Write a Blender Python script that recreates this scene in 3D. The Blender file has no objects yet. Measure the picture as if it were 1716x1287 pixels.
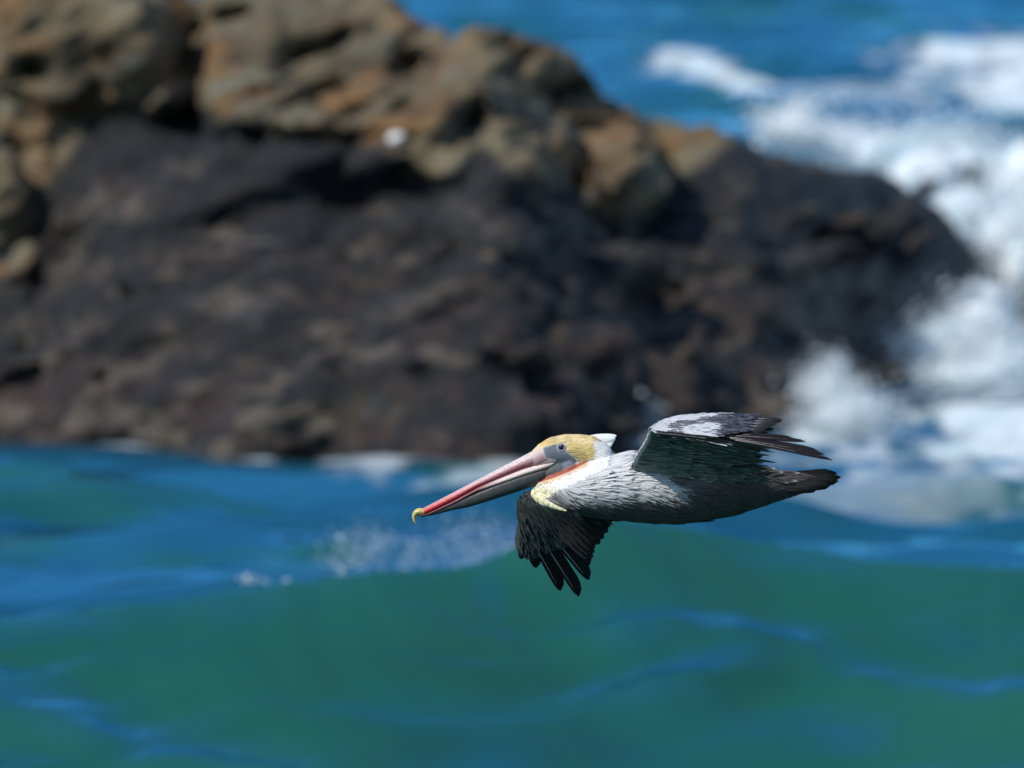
import bpy, bmesh, math
import numpy as np
from mathutils import Vector, Matrix
from mathutils.bvhtree import BVHTree

R = math.radians
sc = bpy.context.scene
col = sc.collection

# ------------------------------------------------------------------ camera, sky, sun, exposure
CAM_H, PITCH, FOCUS = 4.88, R(4.0), 35.0
cam_d = bpy.data.cameras.new('camera')
cam_d.lens, cam_d.sensor_width = 400.0, 36.0
cam_d.clip_start, cam_d.clip_end = 0.5, 20000.0
cam_d.dof.use_dof = True
cam_d.dof.focus_distance = FOCUS - 0.15
cam_d.dof.aperture_fstop = 3.7
cam = bpy.data.objects.new('camera', cam_d)
col.objects.link(cam)
cam.location = (0, 0, CAM_H)
cam.rotation_euler = (R(90) - PITCH, 0, 0)
sc.camera = cam

TO_SUN = Vector((-0.57, -0.42, 0.70)).normalized()
world = bpy.data.worlds.new('World')
sc.world = world
world.use_nodes = True
nt = world.node_tree
sky = nt.nodes.new('ShaderNodeTexSky')
sky.sky_type = 'NISHITA'
sky.sun_disc = False
sky.sun_elevation = math.asin(TO_SUN.z)
sky.sun_rotation = math.atan2(TO_SUN.x, TO_SUN.y)
sky.altitude = 0
sky.air_density = 1.0
sky.dust_density = 0.0
sky.ozone_density = 4.0
nt.links.new(sky.outputs[0], nt.nodes['Background'].inputs[0])
nt.nodes['Background'].inputs[1].default_value = 0.15

sun_d = bpy.data.lights.new('sun', 'SUN')
sun_d.energy, sun_d.angle, sun_d.color = 4.2, R(0.5), (1.0, 0.95, 0.87)
sun = bpy.data.objects.new('sun', sun_d)
col.objects.link(sun)
sun.location = (-20, -20, 60)
sun.rotation_euler = TO_SUN.to_track_quat('Z', 'Y').to_euler()

sc.view_settings.view_transform = 'Standard'
sc.view_settings.look = 'None'
sc.view_settings.exposure = 0.0
sc.view_settings.gamma = 1.0
sc.render.engine = 'CYCLES'
sc.cycles.use_denoising = True
sc.cycles.max_bounces = 6
sc.cycles.caustics_reflective = False
sc.cycles.caustics_refractive = False
sc.cycles.sample_clamp_indirect = 6.0

# ------------------------------------------------------------------ helpers
rng = np.random.default_rng(11)
W36 = 0.09 / 1716.0
CP, SP = math.cos(PITCH), math.sin(PITCH)

def ray(px, py):
    """direction of the photograph's sight line, with unit forward depth"""
    a = (np.asarray(px, float) - 858.0) * W36
    b = (643.5 - np.asarray(py, float)) * W36
    return a, CP + b * SP, -SP + b * CP

def at_y(px, py, Y):
    dx, dy, dz = ray(px, py)
    t = Y / dy
    return np.stack([dx * t, np.broadcast_to(Y, np.shape(dx * t)) * 1.0, CAM_H + dz * t], -1)

def on_sea(px, py, z=0.0):
    dx, dy, dz = ray(px, py)
    t = (z - CAM_H) / dz
    return np.stack([dx * t, dy * t, np.zeros_like(dx * t) + z], -1)

def proj(P):
    P = np.asarray(P, float)
    f = P[..., 1] * CP - (P[..., 2] - CAM_H) * SP
    u = P[..., 1] * SP + (P[..., 2] - CAM_H) * CP
    return 858 + P[..., 0] / f / W36, 643.5 - u / f / W36

def _h(i, j, k, s):
    n = (i * 374761393 + j * 668265263 + k * 2147483647 + s * 1274126177) & 0xFFFFFFFF
    n = ((n ^ (n >> 13)) * 1274126177) & 0xFFFFFFFF
    n = ((n ^ (n >> 15)) * 2246822519) & 0xFFFFFFFF
    return ((n ^ (n >> 16)) & 0xFFFF) / 32767.5 - 1.0

def noise(x, y, z, s=0):
    x, y, z = np.broadcast_arrays(np.asarray(x, float), np.asarray(y, float), np.asarray(z, float))
    i, j, k = np.floor(x).astype(np.int64), np.floor(y).astype(np.int64), np.floor(z).astype(np.int64)
    fx, fy, fz = x - i, y - j, z - k
    q = lambda t: t * t * t * (t * (t * 6 - 15) + 10)
    fx, fy, fz = q(fx), q(fy), q(fz)
    L = lambda a, b, t: a + (b - a) * t
    c = [[[_h(i + a, j + b, k + d, s) for d in (0, 1)] for b in (0, 1)] for a in (0, 1)]
    return L(L(L(c[0][0][0], c[1][0][0], fx), L(c[0][1][0], c[1][1][0], fx), fy),
             L(L(c[0][0][1], c[1][0][1], fx), L(c[0][1][1], c[1][1][1], fx), fy), fz)

def fbm(x, y, z, o=4, s=0):
    r, a = 0, 1.0
    for q in range(o):
        r = r + a * noise(x * 2 ** q, y * 2 ** q, z * 2 ** q, s + q)
        a *= 0.5
    return r / 1.6

def sstep(a, b, x):
    t = np.clip((x - a) / (b - a), 0, 1)
    return t * t * (3 - 2 * t)

def mesh_obj(name, V, F, mat, parent=None, colors=None, smooth=True):
    me = bpy.data.meshes.new(name)
    V = np.asarray(V, float)
    me.from_pydata(V.tolist(), [], F if isinstance(F, list) else np.asarray(F).tolist())
    if smooth:
        me.polygons.foreach_set('use_smooth', np.ones(len(me.polygons), bool))
    if colors is not None:
        ca = me.color_attributes.new('Col', 'FLOAT_COLOR', 'POINT')
        c = np.ones((len(V), 4)); c[:, :3] = colors
        ca.data.foreach_set('color', c.ravel())
    me.materials.append(mat)
    me.update()
    o = bpy.data.objects.new(name, me)
    col.objects.link(o)
    o.parent = parent
    return o

def get_mesh(o):
    me = o.data
    V = np.empty(len(me.vertices) * 3); me.vertices.foreach_get('co', V)
    N = np.empty(len(me.vertices) * 3); me.vertices.foreach_get('normal', N)
    return V.reshape(-1, 3), N.reshape(-1, 3)

def set_verts(o, V):
    o.data.vertices.foreach_set('co', np.asarray(V, float).ravel()); o.data.update()

def remesh(o, voxel, smooth_it=4, factor=0.5):
    """bake a voxel union of everything in the mesh into one continuous skin"""
    m = o.modifiers.new('r', 'REMESH'); m.mode = 'VOXEL'; m.voxel_size = voxel; m.use_smooth_shade = True
    if smooth_it:
        s = o.modifiers.new('s', 'SMOOTH'); s.iterations = smooth_it; s.factor = factor
    dg = bpy.context.evaluated_depsgraph_get()
    me = bpy.data.meshes.new_from_object(o.evaluated_get(dg))
    o.modifiers.clear()
    old = o.data
    mats = [x for x in old.materials]
    o.data = me
    me.materials.clear()
    for x in mats: me.materials.append(x)
    nm = old.name
    bpy.data.meshes.remove(old); me.name = nm
    me.polygons.foreach_set('use_smooth', np.ones(len(me.polygons), bool))
    return o

_ico = {}
def ico(n):
    if n not in _ico:
        b = bmesh.new(); bmesh.ops.create_icosphere(b, subdivisions=n, radius=1)
        b.verts.ensure_lookup_table()
        _ico[n] = (np.array([v.co[:] for v in b.verts]), np.array([[v.index for v in f.verts] for f in b.faces])); b.free()
    return _ico[n]

class Bag:
    def __init__(s): s.V, s.F, s.C, s.n = [], [], [], 0
    def add(s, V, F, C=None):
        V = np.asarray(V, float)
        s.V.append(V); s.F += (np.asarray(F) + s.n).tolist(); s.n += len(V)
        if C is not None: s.C.append(np.broadcast_to(np.asarray(C, float), (len(V), 3)))
    def build(s, name, mat, parent=None):
        return mesh_obj(name, np.concatenate(s.V), s.F, mat, parent, np.concatenate(s.C) if s.C else None)

def ball(bag, c, r, n=3, rot=None):
    V, F = ico(n)
    V = V * np.asarray(r, float)
    if rot is not None: V = V @ np.array(rot).T
    bag.add(V + np.asarray(c, float), F)

def tag(o, label=None, cat=None, group=None, kind=None):
    for k, v in (('label', label), ('category', cat), ('group', group), ('kind', kind)):
        if v: o[k] = v
    return o

def new_mat(name):
    m = bpy.data.materials.new(name); m.use_nodes = True
    return m, m.node_tree, m.node_tree.nodes['Principled BSDF']

def node(nt, typ, inputs=None, **kw):
    n = nt.nodes.new(typ)
    for k, v in kw.items(): setattr(n, k, v)
    for k, v in (inputs or {}).items():
        if hasattr(v, 'is_linked') or isinstance(v, bpy.types.NodeSocket): nt.links.new(v, n.inputs[k])
        else: n.inputs[k].default_value = v
    return n

def ramp(nt, fac, stops):
    n = nt.nodes.new('ShaderNodeValToRGB')
    e = n.color_ramp.elements
    while len(e) < len(stops): e.new(0.5)
    for el, (p, c) in zip(e, stops):
        el.position = p; el.color = (*c, 1)
    nt.links.new(fac, n.inputs[0])
    return n.outputs[0]

def mixc(nt, fac, a, b, mode='MIX'):
    n = nt.nodes.new('ShaderNodeMix'); n.data_type = 'RGBA'; n.blend_type = mode
    for s, v in ((0, fac), (6, a), (7, b)):
        if isinstance(v, bpy.types.NodeSocket): nt.links.new(v, n.inputs[s])
        elif s == 0: n.inputs[0].default_value = v
        else: n.inputs[s].default_value = (*v, 1)
    return n.outputs[2]

# ------------------------------------------------------------------ materials
def sea_material():
    m, t, p = new_mat('sea_water')
    g = node(t, 'ShaderNodeNewGeometry')
    mp = node(t, 'ShaderNodeMapping', {'Vector': g.outputs['Position'], 'Scale': (0.25, 0.5, 0.4)})
    n = node(t, 'ShaderNodeTexNoise', {'Vector': mp.outputs[0], 'Scale': 1.0, 'Detail': 3.0})
    cg = ramp(t, n.outputs[0], [(0.3, (0.009, 0.068, 0.050)), (0.7, (0.016, 0.100, 0.072))])
    cb = ramp(t, n.outputs[0], [(0.3, (0.008, 0.062, 0.105)), (0.7, (0.016, 0.118, 0.225))])
    at = node(t, 'ShaderNodeAttribute', attribute_name='Col')
    sp = node(t, 'ShaderNodeSeparateColor', {0: at.outputs['Color']})
    c = mixc(t, sp.outputs[0], cb, cg)
    mp2 = node(t, 'ShaderNodeMapping', {'Vector': g.outputs['Position'], 'Scale': (3.0, 5.0, 4.0)})
    n2 = node(t, 'ShaderNodeTexNoise', {'Vector': mp2.outputs[0], 'Scale': 1.0, 'Detail': 4.0})
    b = node(t, 'ShaderNodeBump', {'Height': n2.outputs[0], 'Strength': 0.10, 'Distance': 0.04})
    dif = node(t, 'ShaderNodeBsdfDiffuse', {'Color': c, 'Normal': b.outputs[0]})
    glo = node(t, 'ShaderNodeBsdfGlossy', {'Color': (0.20, 0.66, 1.0, 1), 'Roughness': 0.08, 'Normal': b.outputs[0]})
    fr = node(t, 'ShaderNodeFresnel', {'IOR': 1.40, 'Normal': b.outputs[0]})
    fs = node(t, 'ShaderNodeMath', {0: sp.outputs[1], 1: 0.48, 2: fr.outputs[0]}, operation='MULTIPLY_ADD', use_clamp=True)  # more gloss along the painted sky-reflection streaks
    mx = node(t, 'ShaderNodeMixShader', {0: fs.outputs[0], 1: dif.outputs[0], 2: glo.outputs[0]})
    t.links.new(mx.outputs[0], t.nodes['Material Output'].inputs[0])
    t.nodes.remove(p)
    return m

def foam_material(name, film):
    m, t, p = new_mat(name)
    g = node(t, 'ShaderNodeNewGeometry')
    n = node(t, 'ShaderNodeTexNoise', {'Vector': g.outputs['Position'], 'Scale': 2.2, 'Detail': 5.0})
    c = ramp(t, n.outputs[0], [(0.3, (0.46, 0.62, 0.68)), (0.6, (0.78, 0.85, 0.88))])
    t.links.new(c, p.inputs['Base Color'])
    p.inputs['Roughness'].default_value = 0.8
    b = node(t, 'ShaderNodeBump', {'Height': n.outputs[0], 'Strength': 0.4, 'Distance': 0.1})
    t.links.new(b.outputs[0], p.inputs['Normal'])
    if not film:
        p.inputs['Subsurface Weight'].default_value = 0.5
        p.inputs['Subsurface Radius'].default_value = (0.3, 0.3, 0.3)
        p.inputs['Subsurface Scale'].default_value = 1.0
    if film:
        at = node(t, 'ShaderNodeAttribute', attribute_name='Col')
        t.links.new(at.outputs['Fac'], p.inputs['Alpha'])
    return m

def rock_material(name, stops, scale, patches, rough, streak=(1, 1, 1), zone=None):
    m, t, p = new_mat(name)
    g = node(t, 'ShaderNodeNewGeometry')
    mp = node(t, 'ShaderNodeMapping', {'Vector': g.outputs['Position'], 'Rotation': (0, R(-28), 0), 'Scale': streak})
    n = node(t, 'ShaderNodeTexNoise', {'Vector': mp.outputs[0], 'Scale': scale, 'Detail': 6.0, 'Roughness': 0.6})
    c = ramp(t, n.outputs[0], stops)
    for k, (sc_, lo, hi, cc) in enumerate(patches):
        mpk = node(t, 'ShaderNodeMapping', {'Vector': g.outputs['Position'], 'Location': (3.7 * k + 1.3, 5.1 * k, 2.2 * k), 'Rotation': (0, R(-28), 0), 'Scale': streak})
        nk = node(t, 'ShaderNodeTexNoise', {'Vector': mpk.outputs[0], 'Scale': sc_, 'Detail': 4.0})
        mr = node(t, 'ShaderNodeMapRange', {0: nk.outputs[0], 1: lo, 2: hi})
        c = mixc(t, mr.outputs[0], c, cc)
    if zone:
        sx = node(t, 'ShaderNodeSeparateXYZ', {0: g.outputs['Position']})
        nz = node(t, 'ShaderNodeTexNoise', {'Vector': g.outputs['Position'], 'Scale': 0.8, 'Detail': 4.0})
        ad = node(t, 'ShaderNodeMath', {0: nz.outputs[0], 1: 0.9, 2: sx.outputs[2]}, operation='MULTIPLY_ADD')
        mz = node(t, 'ShaderNodeMapRange', {0: ad.outputs[0], 1: zone[0], 2: zone[1]})
        c = mixc(t, mz.outputs[0], c, zone[2])
    t.links.new(c, p.inputs['Base Color'])
    p.inputs['Roughness'].default_value = rough
    nb = node(t, 'ShaderNodeTexNoise', {'Vector': g.outputs['Position'], 'Scale': 14.0, 'Detail': 6.0})
    b = node(t, 'ShaderNodeBump', {'Height': nb.outputs[0], 'Strength': 0.7, 'Distance': 0.05})
    t.links.new(b.outputs[0], p.inputs['Normal'])
    return m

def attr_material(name, rough, spec=0.3, bump=None, sheen=0.0, var=0.0):
    m, t, p = new_mat(name)
    a = node(t, 'ShaderNodeAttribute', attribute_name='Col')
    tc = node(t, 'ShaderNodeTexCoord')
    c = a.outputs['Color']
    if var:
        n = node(t, 'ShaderNodeTexNoise', {'Vector': tc.outputs['Object'], 'Scale': 160.0, 'Detail': 3.0})
        mr = node(t, 'ShaderNodeMapRange', {0: n.outputs[0], 1: 0.25, 2: 0.75, 3: 1 - var, 4: 1 + var * 0.6})
        cb = node(t, 'ShaderNodeCombineColor', {0: mr.outputs[0], 1: mr.outputs[0], 2: mr.outputs[0]})
        c = mixc(t, 1.0, c, cb.outputs[0], 'MULTIPLY')
    t.links.new(c, p.inputs['Base Color'])
    p.inputs['Roughness'].default_value = rough
    p.inputs['Specular IOR Level'].default_value = spec
    p.inputs['Sheen Weight'].default_value = sheen
    if bump:
        mp = node(t, 'ShaderNodeMapping', {'Vector': tc.outputs['Object'], 'Scale': bump[0]})
        nb = node(t, 'ShaderNodeTexNoise', {'Vector': mp.outputs[0], 'Scale': bump[1], 'Detail': 3.0})
        b = node(t, 'ShaderNodeBump', {'Height': nb.outputs[0], 'Strength': bump[2], 'Distance': 0.004})
        t.links.new(b.outputs[0], p.inputs['Normal'])
    return m

M_SEA, M_FOAM, M_FILM = sea_material(), foam_material('surf_foam', False), foam_material('foam_film', True)
def sea_rock_material():
    m, t, p = new_mat('sea_rock')
    g = node(t, 'ShaderNodeNewGeometry')
    def nz(scale, loc, lo, hi, st=(0.7, 1, 1.5), det=5.0):
        mp = node(t, 'ShaderNodeMapping', {'Vector': g.outputs['Position'], 'Location': (loc, loc * 1.7, loc * 0.6), 'Rotation': (0, R(-28), 0), 'Scale': st})
        n = node(t, 'ShaderNodeTexNoise', {'Vector': mp.outputs[0], 'Scale': scale, 'Detail': det, 'Roughness': 0.6})
        return node(t, 'ShaderNodeMapRange', {0: n.outputs[0], 1: lo, 2: hi}).outputs[0]
    tan = ramp(t, nz(1.7, 1.0, 0.0, 1.0), [(0.30, (0.030, 0.025, 0.018)), (0.42, (0.115, 0.088, 0.050)), (0.54, (0.185, 0.146, 0.080)), (0.70, (0.180, 0.170, 0.118))])
    tan = mixc(t, nz(1.3, 4.0, 0.50, 0.66), tan, (0.255, 0.122, 0.038))
    tan = mixc(t, nz(1.8, 9.0, 0.56, 0.68), tan, (0.175, 0.170, 0.128))
    tan = mixc(t, nz(2.6, 13.0, 0.58, 0.68), tan, (0.016, 0.015, 0.014))
    drk = ramp(t, nz(3.0, 17.0, 0.0, 1.0, (0.6, 1, 1.2)), [(0.38, (0.003, 0.0035, 0.005)), (0.47, (0.011, 0.010, 0.010)), (0.56, (0.030, 0.023, 0.018)), (0.68, (0.060, 0.046, 0.032))])
    drk = mixc(t, nz(1.5, 21.0, 0.52, 0.64), drk, (0.036, 0.018, 0.014))
    drk = mixc(t, nz(2.3, 26.0, 0.54, 0.63), drk, (0.085, 0.066, 0.042))
    drk = mixc(t, nz(2.6, 31.0, 0.55, 0.63), drk, (0.050, 0.057, 0.064))  # bluish wet highlights painted as colour patches
    drk = mixc(t, nz(1.6, 37.0, 0.50, 0.58), drk, (0.0045, 0.006, 0.008))
    drk = mixc(t, nz(2.8, 43.0, 0.60, 0.66), drk, (0.17, 0.145, 0.115))
    at = node(t, 'ShaderNodeAttribute', attribute_name='Col')
    sp = node(t, 'ShaderNodeSeparateColor', {0: at.outputs['Color']})
    drk = mixc(t, 1.0, drk, (0.74, 0.66, 0.62), 'MULTIPLY')
    rb = node(t, 'ShaderNodeMath', {0: sp.outputs[2], 1: nz(2.2, 51.0, 0.42, 0.60)}, operation='MULTIPLY')
    drk = mixc(t, rb.outputs[0], drk, (0.032, 0.017, 0.014))
    drk = mixc(t, nz(2.9, 57.0, 0.54, 0.61), drk, (0.105, 0.085, 0.062))
    drk = mixc(t, nz(2.4, 63.0, 0.52, 0.57), drk, (0.006, 0.0065, 0.008))
    drk = mixc(t, sp.outputs[1], drk, (0.005, 0.006, 0.0085))
    c = mixc(t, sp.outputs[0], drk, tan)
    t.links.new(c, p.inputs['Base Color'])
    rg = node(t, 'ShaderNodeMapRange', {0: sp.outputs[0], 3: 0.66, 4: 0.88})
    t.links.new(rg.outputs[0], p.inputs['Roughness'])
    nb = node(t, 'ShaderNodeTexNoise', {'Vector': g.outputs['Position'], 'Scale': 9.0, 'Detail': 7.0, 'Roughness': 0.65})
    b = node(t, 'ShaderNodeBump', {'Height': nb.outputs[0], 'Strength': 0.9, 'Distance': 0.10})
    t.links.new(b.outputs[0], p.inputs['Normal'])
    return m
M_ROCK = sea_rock_material()
M_PALE = rock_material('white_lump', [(0.3, (0.55, 0.52, 0.47)), (0.7, (0.8, 0.79, 0.76))], 9.0, [], 0.7)
M_BODY = attr_material('plumage_skin', 0.75, 0.2, ((1, 1, 1), 220.0, 0.35), 0.1, 0.12)
M_FEATH = attr_material('feather', 0.6, 0.2, ((1, 1, 1), 300.0, 0.2), 0.0, 0.10)
M_FLIGHT = attr_material('flight_feather', 0.75, 0.04, None, 0.0, 0.10)
M_BILL = attr_material('bill_horn', 0.42, 0.45, ((1, 1, 1), 120.0, 0.2), 0.0, 0.28)
M_EYE, _t, _p = new_mat('eye_gloss')
_p.inputs['Base Color'].default_value = (0.012, 0.008, 0.006, 1); _p.inputs['Roughness'].default_value = 0.06

# ------------------------------------------------------------------ the sea
CREST = np.array([(-1200, 1110), (-400, 1078), (0, 1048), (180, 1022), (340, 988), (480, 970), (600, 953), (700, 948), (780, 953), (860, 958),
                  (930, 925), (990, 882), (1050, 864), (1110, 876), (1220, 908), (1380, 936), (1550, 946), (1716, 954), (2200, 965), (3000, 985)], float)
RIPPLES = [  # long shallow secondary ridges on the wave face, as photo polylines with a half width in m
    ([(-500, 1140), (-250, 1165), (0, 1205), (110, 1232), (230, 1258), (360, 1283), (560, 1316)], 0.12),
    ([(820, 1180), (1000, 1166), (1130, 1150), (1250, 1134), (1400, 1128)], 0.05),
    ([(1180, 1086), (1400, 1132), (1480, 1152), (1600, 1168), (1760, 1186), (2000, 1200)], 0.06),
    ([(900, 1050), (1060, 1066), (1200, 1078), (1320, 1096), (1480, 1118)], 0.06),
]
SKY_STREAKS = [([(960, 1060), (1060, 1066), (1180, 1078)], 0.13, 1.0), ([(1220, 1084), (1310, 1094), (1430, 1114)], 0.10, 0.9), ([(820, 1160), (930, 1186), (1040, 1198), (1260, 1196)], 0.07, 0.5),  # painted sky reflections: lines where the sea is made more reflective
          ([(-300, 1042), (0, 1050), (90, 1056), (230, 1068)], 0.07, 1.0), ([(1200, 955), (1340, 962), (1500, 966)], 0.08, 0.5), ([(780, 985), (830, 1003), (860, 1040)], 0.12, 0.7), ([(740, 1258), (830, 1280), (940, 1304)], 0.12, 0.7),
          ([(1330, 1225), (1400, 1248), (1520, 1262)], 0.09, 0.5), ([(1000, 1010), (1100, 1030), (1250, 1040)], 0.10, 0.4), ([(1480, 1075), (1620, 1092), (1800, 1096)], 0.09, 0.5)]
Y_CREST = 52.0
_cxx = np.arange(-1500, 3300, 10.0)
_cy = np.interp(_cxx, CREST[:, 0], CREST[:, 1])
_kr = np.exp(-(np.arange(-20, 21) / 7.5) ** 2); _kr /= _kr.sum()
_cy = np.convolve(np.pad(_cy, 20, mode='edge'), _kr, mode='valid') + 7 * fbm(_cxx * 0.011, 0 * _cxx, 0 * _cxx, 3, 611)
_k = []
for i in range(46):
    lam = 0.45 * (3.4 / 0.45) ** rng.random()
    th = rng.normal(0, 0.55)
    _k.append((2 * math.pi / lam, math.sin(th), math.cos(th), rng.random() * 6.283, 0.0024 * lam ** 1.15))

def crest_z(x):
    px, _ = proj(np.stack([x, x * 0 + Y_CREST, x * 0 + 0.4], -1))
    py = np.interp(px, _cxx, _cy)
    dx, dy, dz = ray(px, py)
    return CAM_H + dz * Y_CREST / dy

def sea_h(x, y):
    x, y = np.broadcast_arrays(np.asarray(x, float), np.asarray(y, float))
    zc = crest_z(np.clip(x + 0.30 * (y - Y_CREST) * (np.abs(y - Y_CREST) < 8) + 0.18 * noise(x * 0.9, y * 0.9, 0, 55), -12, 12))
    yc = Y_CREST + 0.25 * np.sin(x * 0.7 + 1) + 0.15 * np.sin(x * 1.9)
    s = y - yc
    trough = -0.62
    front = trough + (zc - trough) * np.minimum(1, sstep(-3.2, 0.95, s) / float(sstep(-3.2, 0.95, np.array(0.0))))
    back = -0.10 + (zc + 0.10) * (1 - sstep(-0.1, 1.8, s))
    wave = np.where(s < 0, np.minimum(front, zc), np.minimum(back, zc))
    far_front = sstep(-9, -4, s)
    wave = np.where(s < -3.2, trough * far_front, wave)
    face = sstep(-4.2, -3.0, s) * (1 - sstep(-0.5, 0.4, s))
    amp = (1 - 0.62 * face) * (1 + 3.4 * sstep(52.6, 54.5, y) * (1 - sstep(66, 74, y))) * (0.85 + 2.4 * sstep(72, 115, y)) * (1 + 0.5 * sstep(200, 900, y))
    h = np.zeros_like(x)
    for k, sx, sy, ph, a in _k:
        h += a * np.sin(k * (sx * x * 0.7 + sy * y) + ph)
    g = fbm(x * 0.35, y * 0.5, 0 * x, 2, 77)
    swell = 0.055 * np.sin(0.9 * y + 0.5 * np.sin(0.35 * x) + 0.3 * x) * sstep(53, 58, y)
    return wave + amp * (h * (1.0 + 0.8 * g)) * 1.0 + swell * (0.5 + 0.5 * g)

def axis(lo, hi, step, far, grow=1.25):
    core = list(np.arange(lo, hi + 1e-6, step))
    a, s = [], step
    v = lo
    while v > -far:
        s *= grow; v -= s; a.append(v)
    b, s, v = [], step, hi
    while v < far:
        s *= grow; v += s; b.append(v)
    return np.array(a[::-1] + core + b)

gx = axis(-6.5, 6.5, 0.05, 4000)
ya = np.arange(46.5, 53.5, 0.03)
yb = np.arange(53.5, 72, 0.05)
yc_ = np.arange(72, 142, 0.11)
yd, s_, v_ = [], 0.11, 142.0
while v_ < 9000:
    s_ *= 1.2; v_ += s_; yd.append(v_)
ye, s_, v_ = [], 0.03, 46.5
while v_ > -4000:
    s_ *= 1.25; v_ -= s_; ye.append(v_)
gy = np.concatenate([np.array(ye[::-1]), ya, yb, yc_, np.array(yd)])
GX, GY = np.meshgrid(gx, gy)
GZ = sea_h(GX, GY)
# ripples on the face, laid where they meet the wave
near = (GY > 46) & (GY < 56) & (np.abs(GX) < 7)
P_ = np.stack([GX[near], GY[near], GZ[near]], -1)
rp = np.zeros(len(P_)); sky_streak = np.zeros(len(P_))
for pts, ww, am in [(p, w, None) for p, w in RIPPLES] + SKY_STREAKS:
    q = np.array(pts, float)
    # find the point of the unrippled surface behind every control point
    W_ = []
    for a, b in q:
        ys = np.arange(47.5, 54, 0.02)
        pt = at_y(np.full_like(ys, a), np.full_like(ys, b), ys)
        hit = np.where(pt[:, 2] < sea_h(pt[:, 0], pt[:, 1]))[0]
        W_.append(pt[hit[0] if len(hit) else -1][:2])
    W_ = np.array(W_)
    o_ = np.argsort(W_[:, 0]); W_ = W_[o_]
    x_ = P_[:, 0]
    yl = np.interp(x_, W_[:, 0], W_[:, 1]) + 0.05 * noise(x_ * 2.5, 0, 0, 91) + 0.02 * noise(x_ * 8, 0, 0, 92)
    sl = np.clip((sea_h(x_, yl + 0.15) - sea_h(x_, yl - 0.15)) / 0.3 - 0.15, 0.02, 0.5)
    along = np.clip((x_ - W_[0, 0]) / (W_[-1, 0] - W_[0, 0]), 0, 1)
    fade = np.sin(np.pi * np.clip(along, 0.0001, 0.9999)) ** 1.2 * ((along > 0) & (along < 1))
    Lb = 4.2 * ww * fade * (0.75 + 0.35 * noise(x_ * 3, 0, 0, 93)) + 1e-4
    d_ = P_[:, 1] - yl
    sky_streak = np.maximum(sky_streak, (am or 1.0) * fade * np.exp(-((d_ - 0.1) / (1.9 * ww if am is None else 1.6 * ww)) ** 2) * (0.75 + 0.4 * noise(x_ * 2.2, P_[:, 1] * 4, 0, 97)))
    if am is not None: continue
    rp = np.maximum(rp, 1.1 * sl * Lb * sstep(-0.34, 0.02, d_) * np.clip(1 - np.clip(d_, 0, None) / (1.2 * Lb), 0, 1))
und = fbm(P_[:, 0] * 0.55 + 0.25 * P_[:, 1], P_[:, 1] * 1.5 - 0.35 * P_[:, 0], 0 * x_, 3, 401)
und2 = fbm(P_[:, 0] * 1.3 - 0.5 * P_[:, 1], P_[:, 1] * 3.2 + 0.5 * P_[:, 0], 0 * x_, 2, 431)
wf_ = (1 - sstep(51.3, 52.0, P_[:, 1])) * sstep(46.5, 48.5, P_[:, 1])
SL_ = np.zeros_like(GZ); SL_[near] = np.clip(sky_streak, 0, 1)
GZ[near] += rp + wf_ * (0.075 * und + 0.014 * und2)
ny_, nx_ = GX.shape
idx = np.arange(ny_ * nx_).reshape(ny_, nx_)
Fs = np.stack([idx[:-1, :-1], idx[:-1, 1:], idx[1:, 1:], idx[1:, :-1]], -1).reshape(-1, 4)
_n1 = fbm(GX * 0.75, GY * 1.0, 0 * GX, 3, 201)
_pb = fbm(GX * 0.8, GY * 1.6, 0 * GX, 3, 231)
green = np.clip(1 - sstep(52.2, 53.6, GY) + sstep(0.05, 0.45, _n1) * (0.75 * sstep(53, 54, GY)), 0, 1)
green = green * (1 - 0.18 * (1 - sstep(52, 53, GY)) * sstep(0.05, 0.5, _pb))
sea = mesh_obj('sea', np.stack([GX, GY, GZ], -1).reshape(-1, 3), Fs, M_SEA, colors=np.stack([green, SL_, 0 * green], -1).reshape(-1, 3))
tag(sea, kind='structure')

# ------------------------------------------------------------------ rocks
def px_ball(bag, px, py, rx, rz, D, ry=None, n=3, tilt=0.0):
    c = at_y(px, py, D)
    m = D * W36
    ball(bag, c, (rx * m, ry if ry else rx * m, rz * m), n, Matrix.Rotation(R(tilt), 3, 'Y'))

def roughen(o, amps, aniso=(1, 1, 1), dents=(), seed=0, tilt=-28, dk=1.5, calm=None):
    V, N = get_mesh(o)
    ct, st = math.cos(R(tilt)), math.sin(R(tilt))
    Q = np.stack([V[:, 0] * ct - V[:, 2] * st, V[:, 1], V[:, 0] * st + V[:, 2] * ct], -1) * np.array(aniso)
    for k, (a, f, kind) in enumerate(amps):
        n = fbm(Q[:, 0] * f, Q[:, 1] * f, Q[:, 2] * f, 3, seed + 10 * k)
        if kind == 'ridge': n = 0.5 - np.abs(n) * 2
        if kind == 'crack': n = -np.exp(-(n / 0.10) ** 2)
        V = V + N * (a * n * (calm(V) if calm else 1.0))[:, None]
    if len(dents):
        px, py = proj(V)
        for dx, dy, rx, ry, dep, tl in dents:
            c, s = math.cos(R(tl)), math.sin(R(tl))
            u = ((px - dx) * c - (py - dy) * s) / rx; w = ((px - dx) * s + (py - dy) * c) / ry
            V[:, 1] += dk * dep * np.exp(-(u * u + w * w)) * (N[:, 1] < 0.3)
    set_verts(o, V)

rock = tag(bpy.data.objects.new('sea_rock', None), 'large rugged sea rock, tan crags above a dark weed-covered shelf, behind the pelican', 'rock')
col.objects.link(rock)
rock.location = (-1.5, 68, 0)
R_OFF = np.array([-1.5, 68, 0.0])

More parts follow.
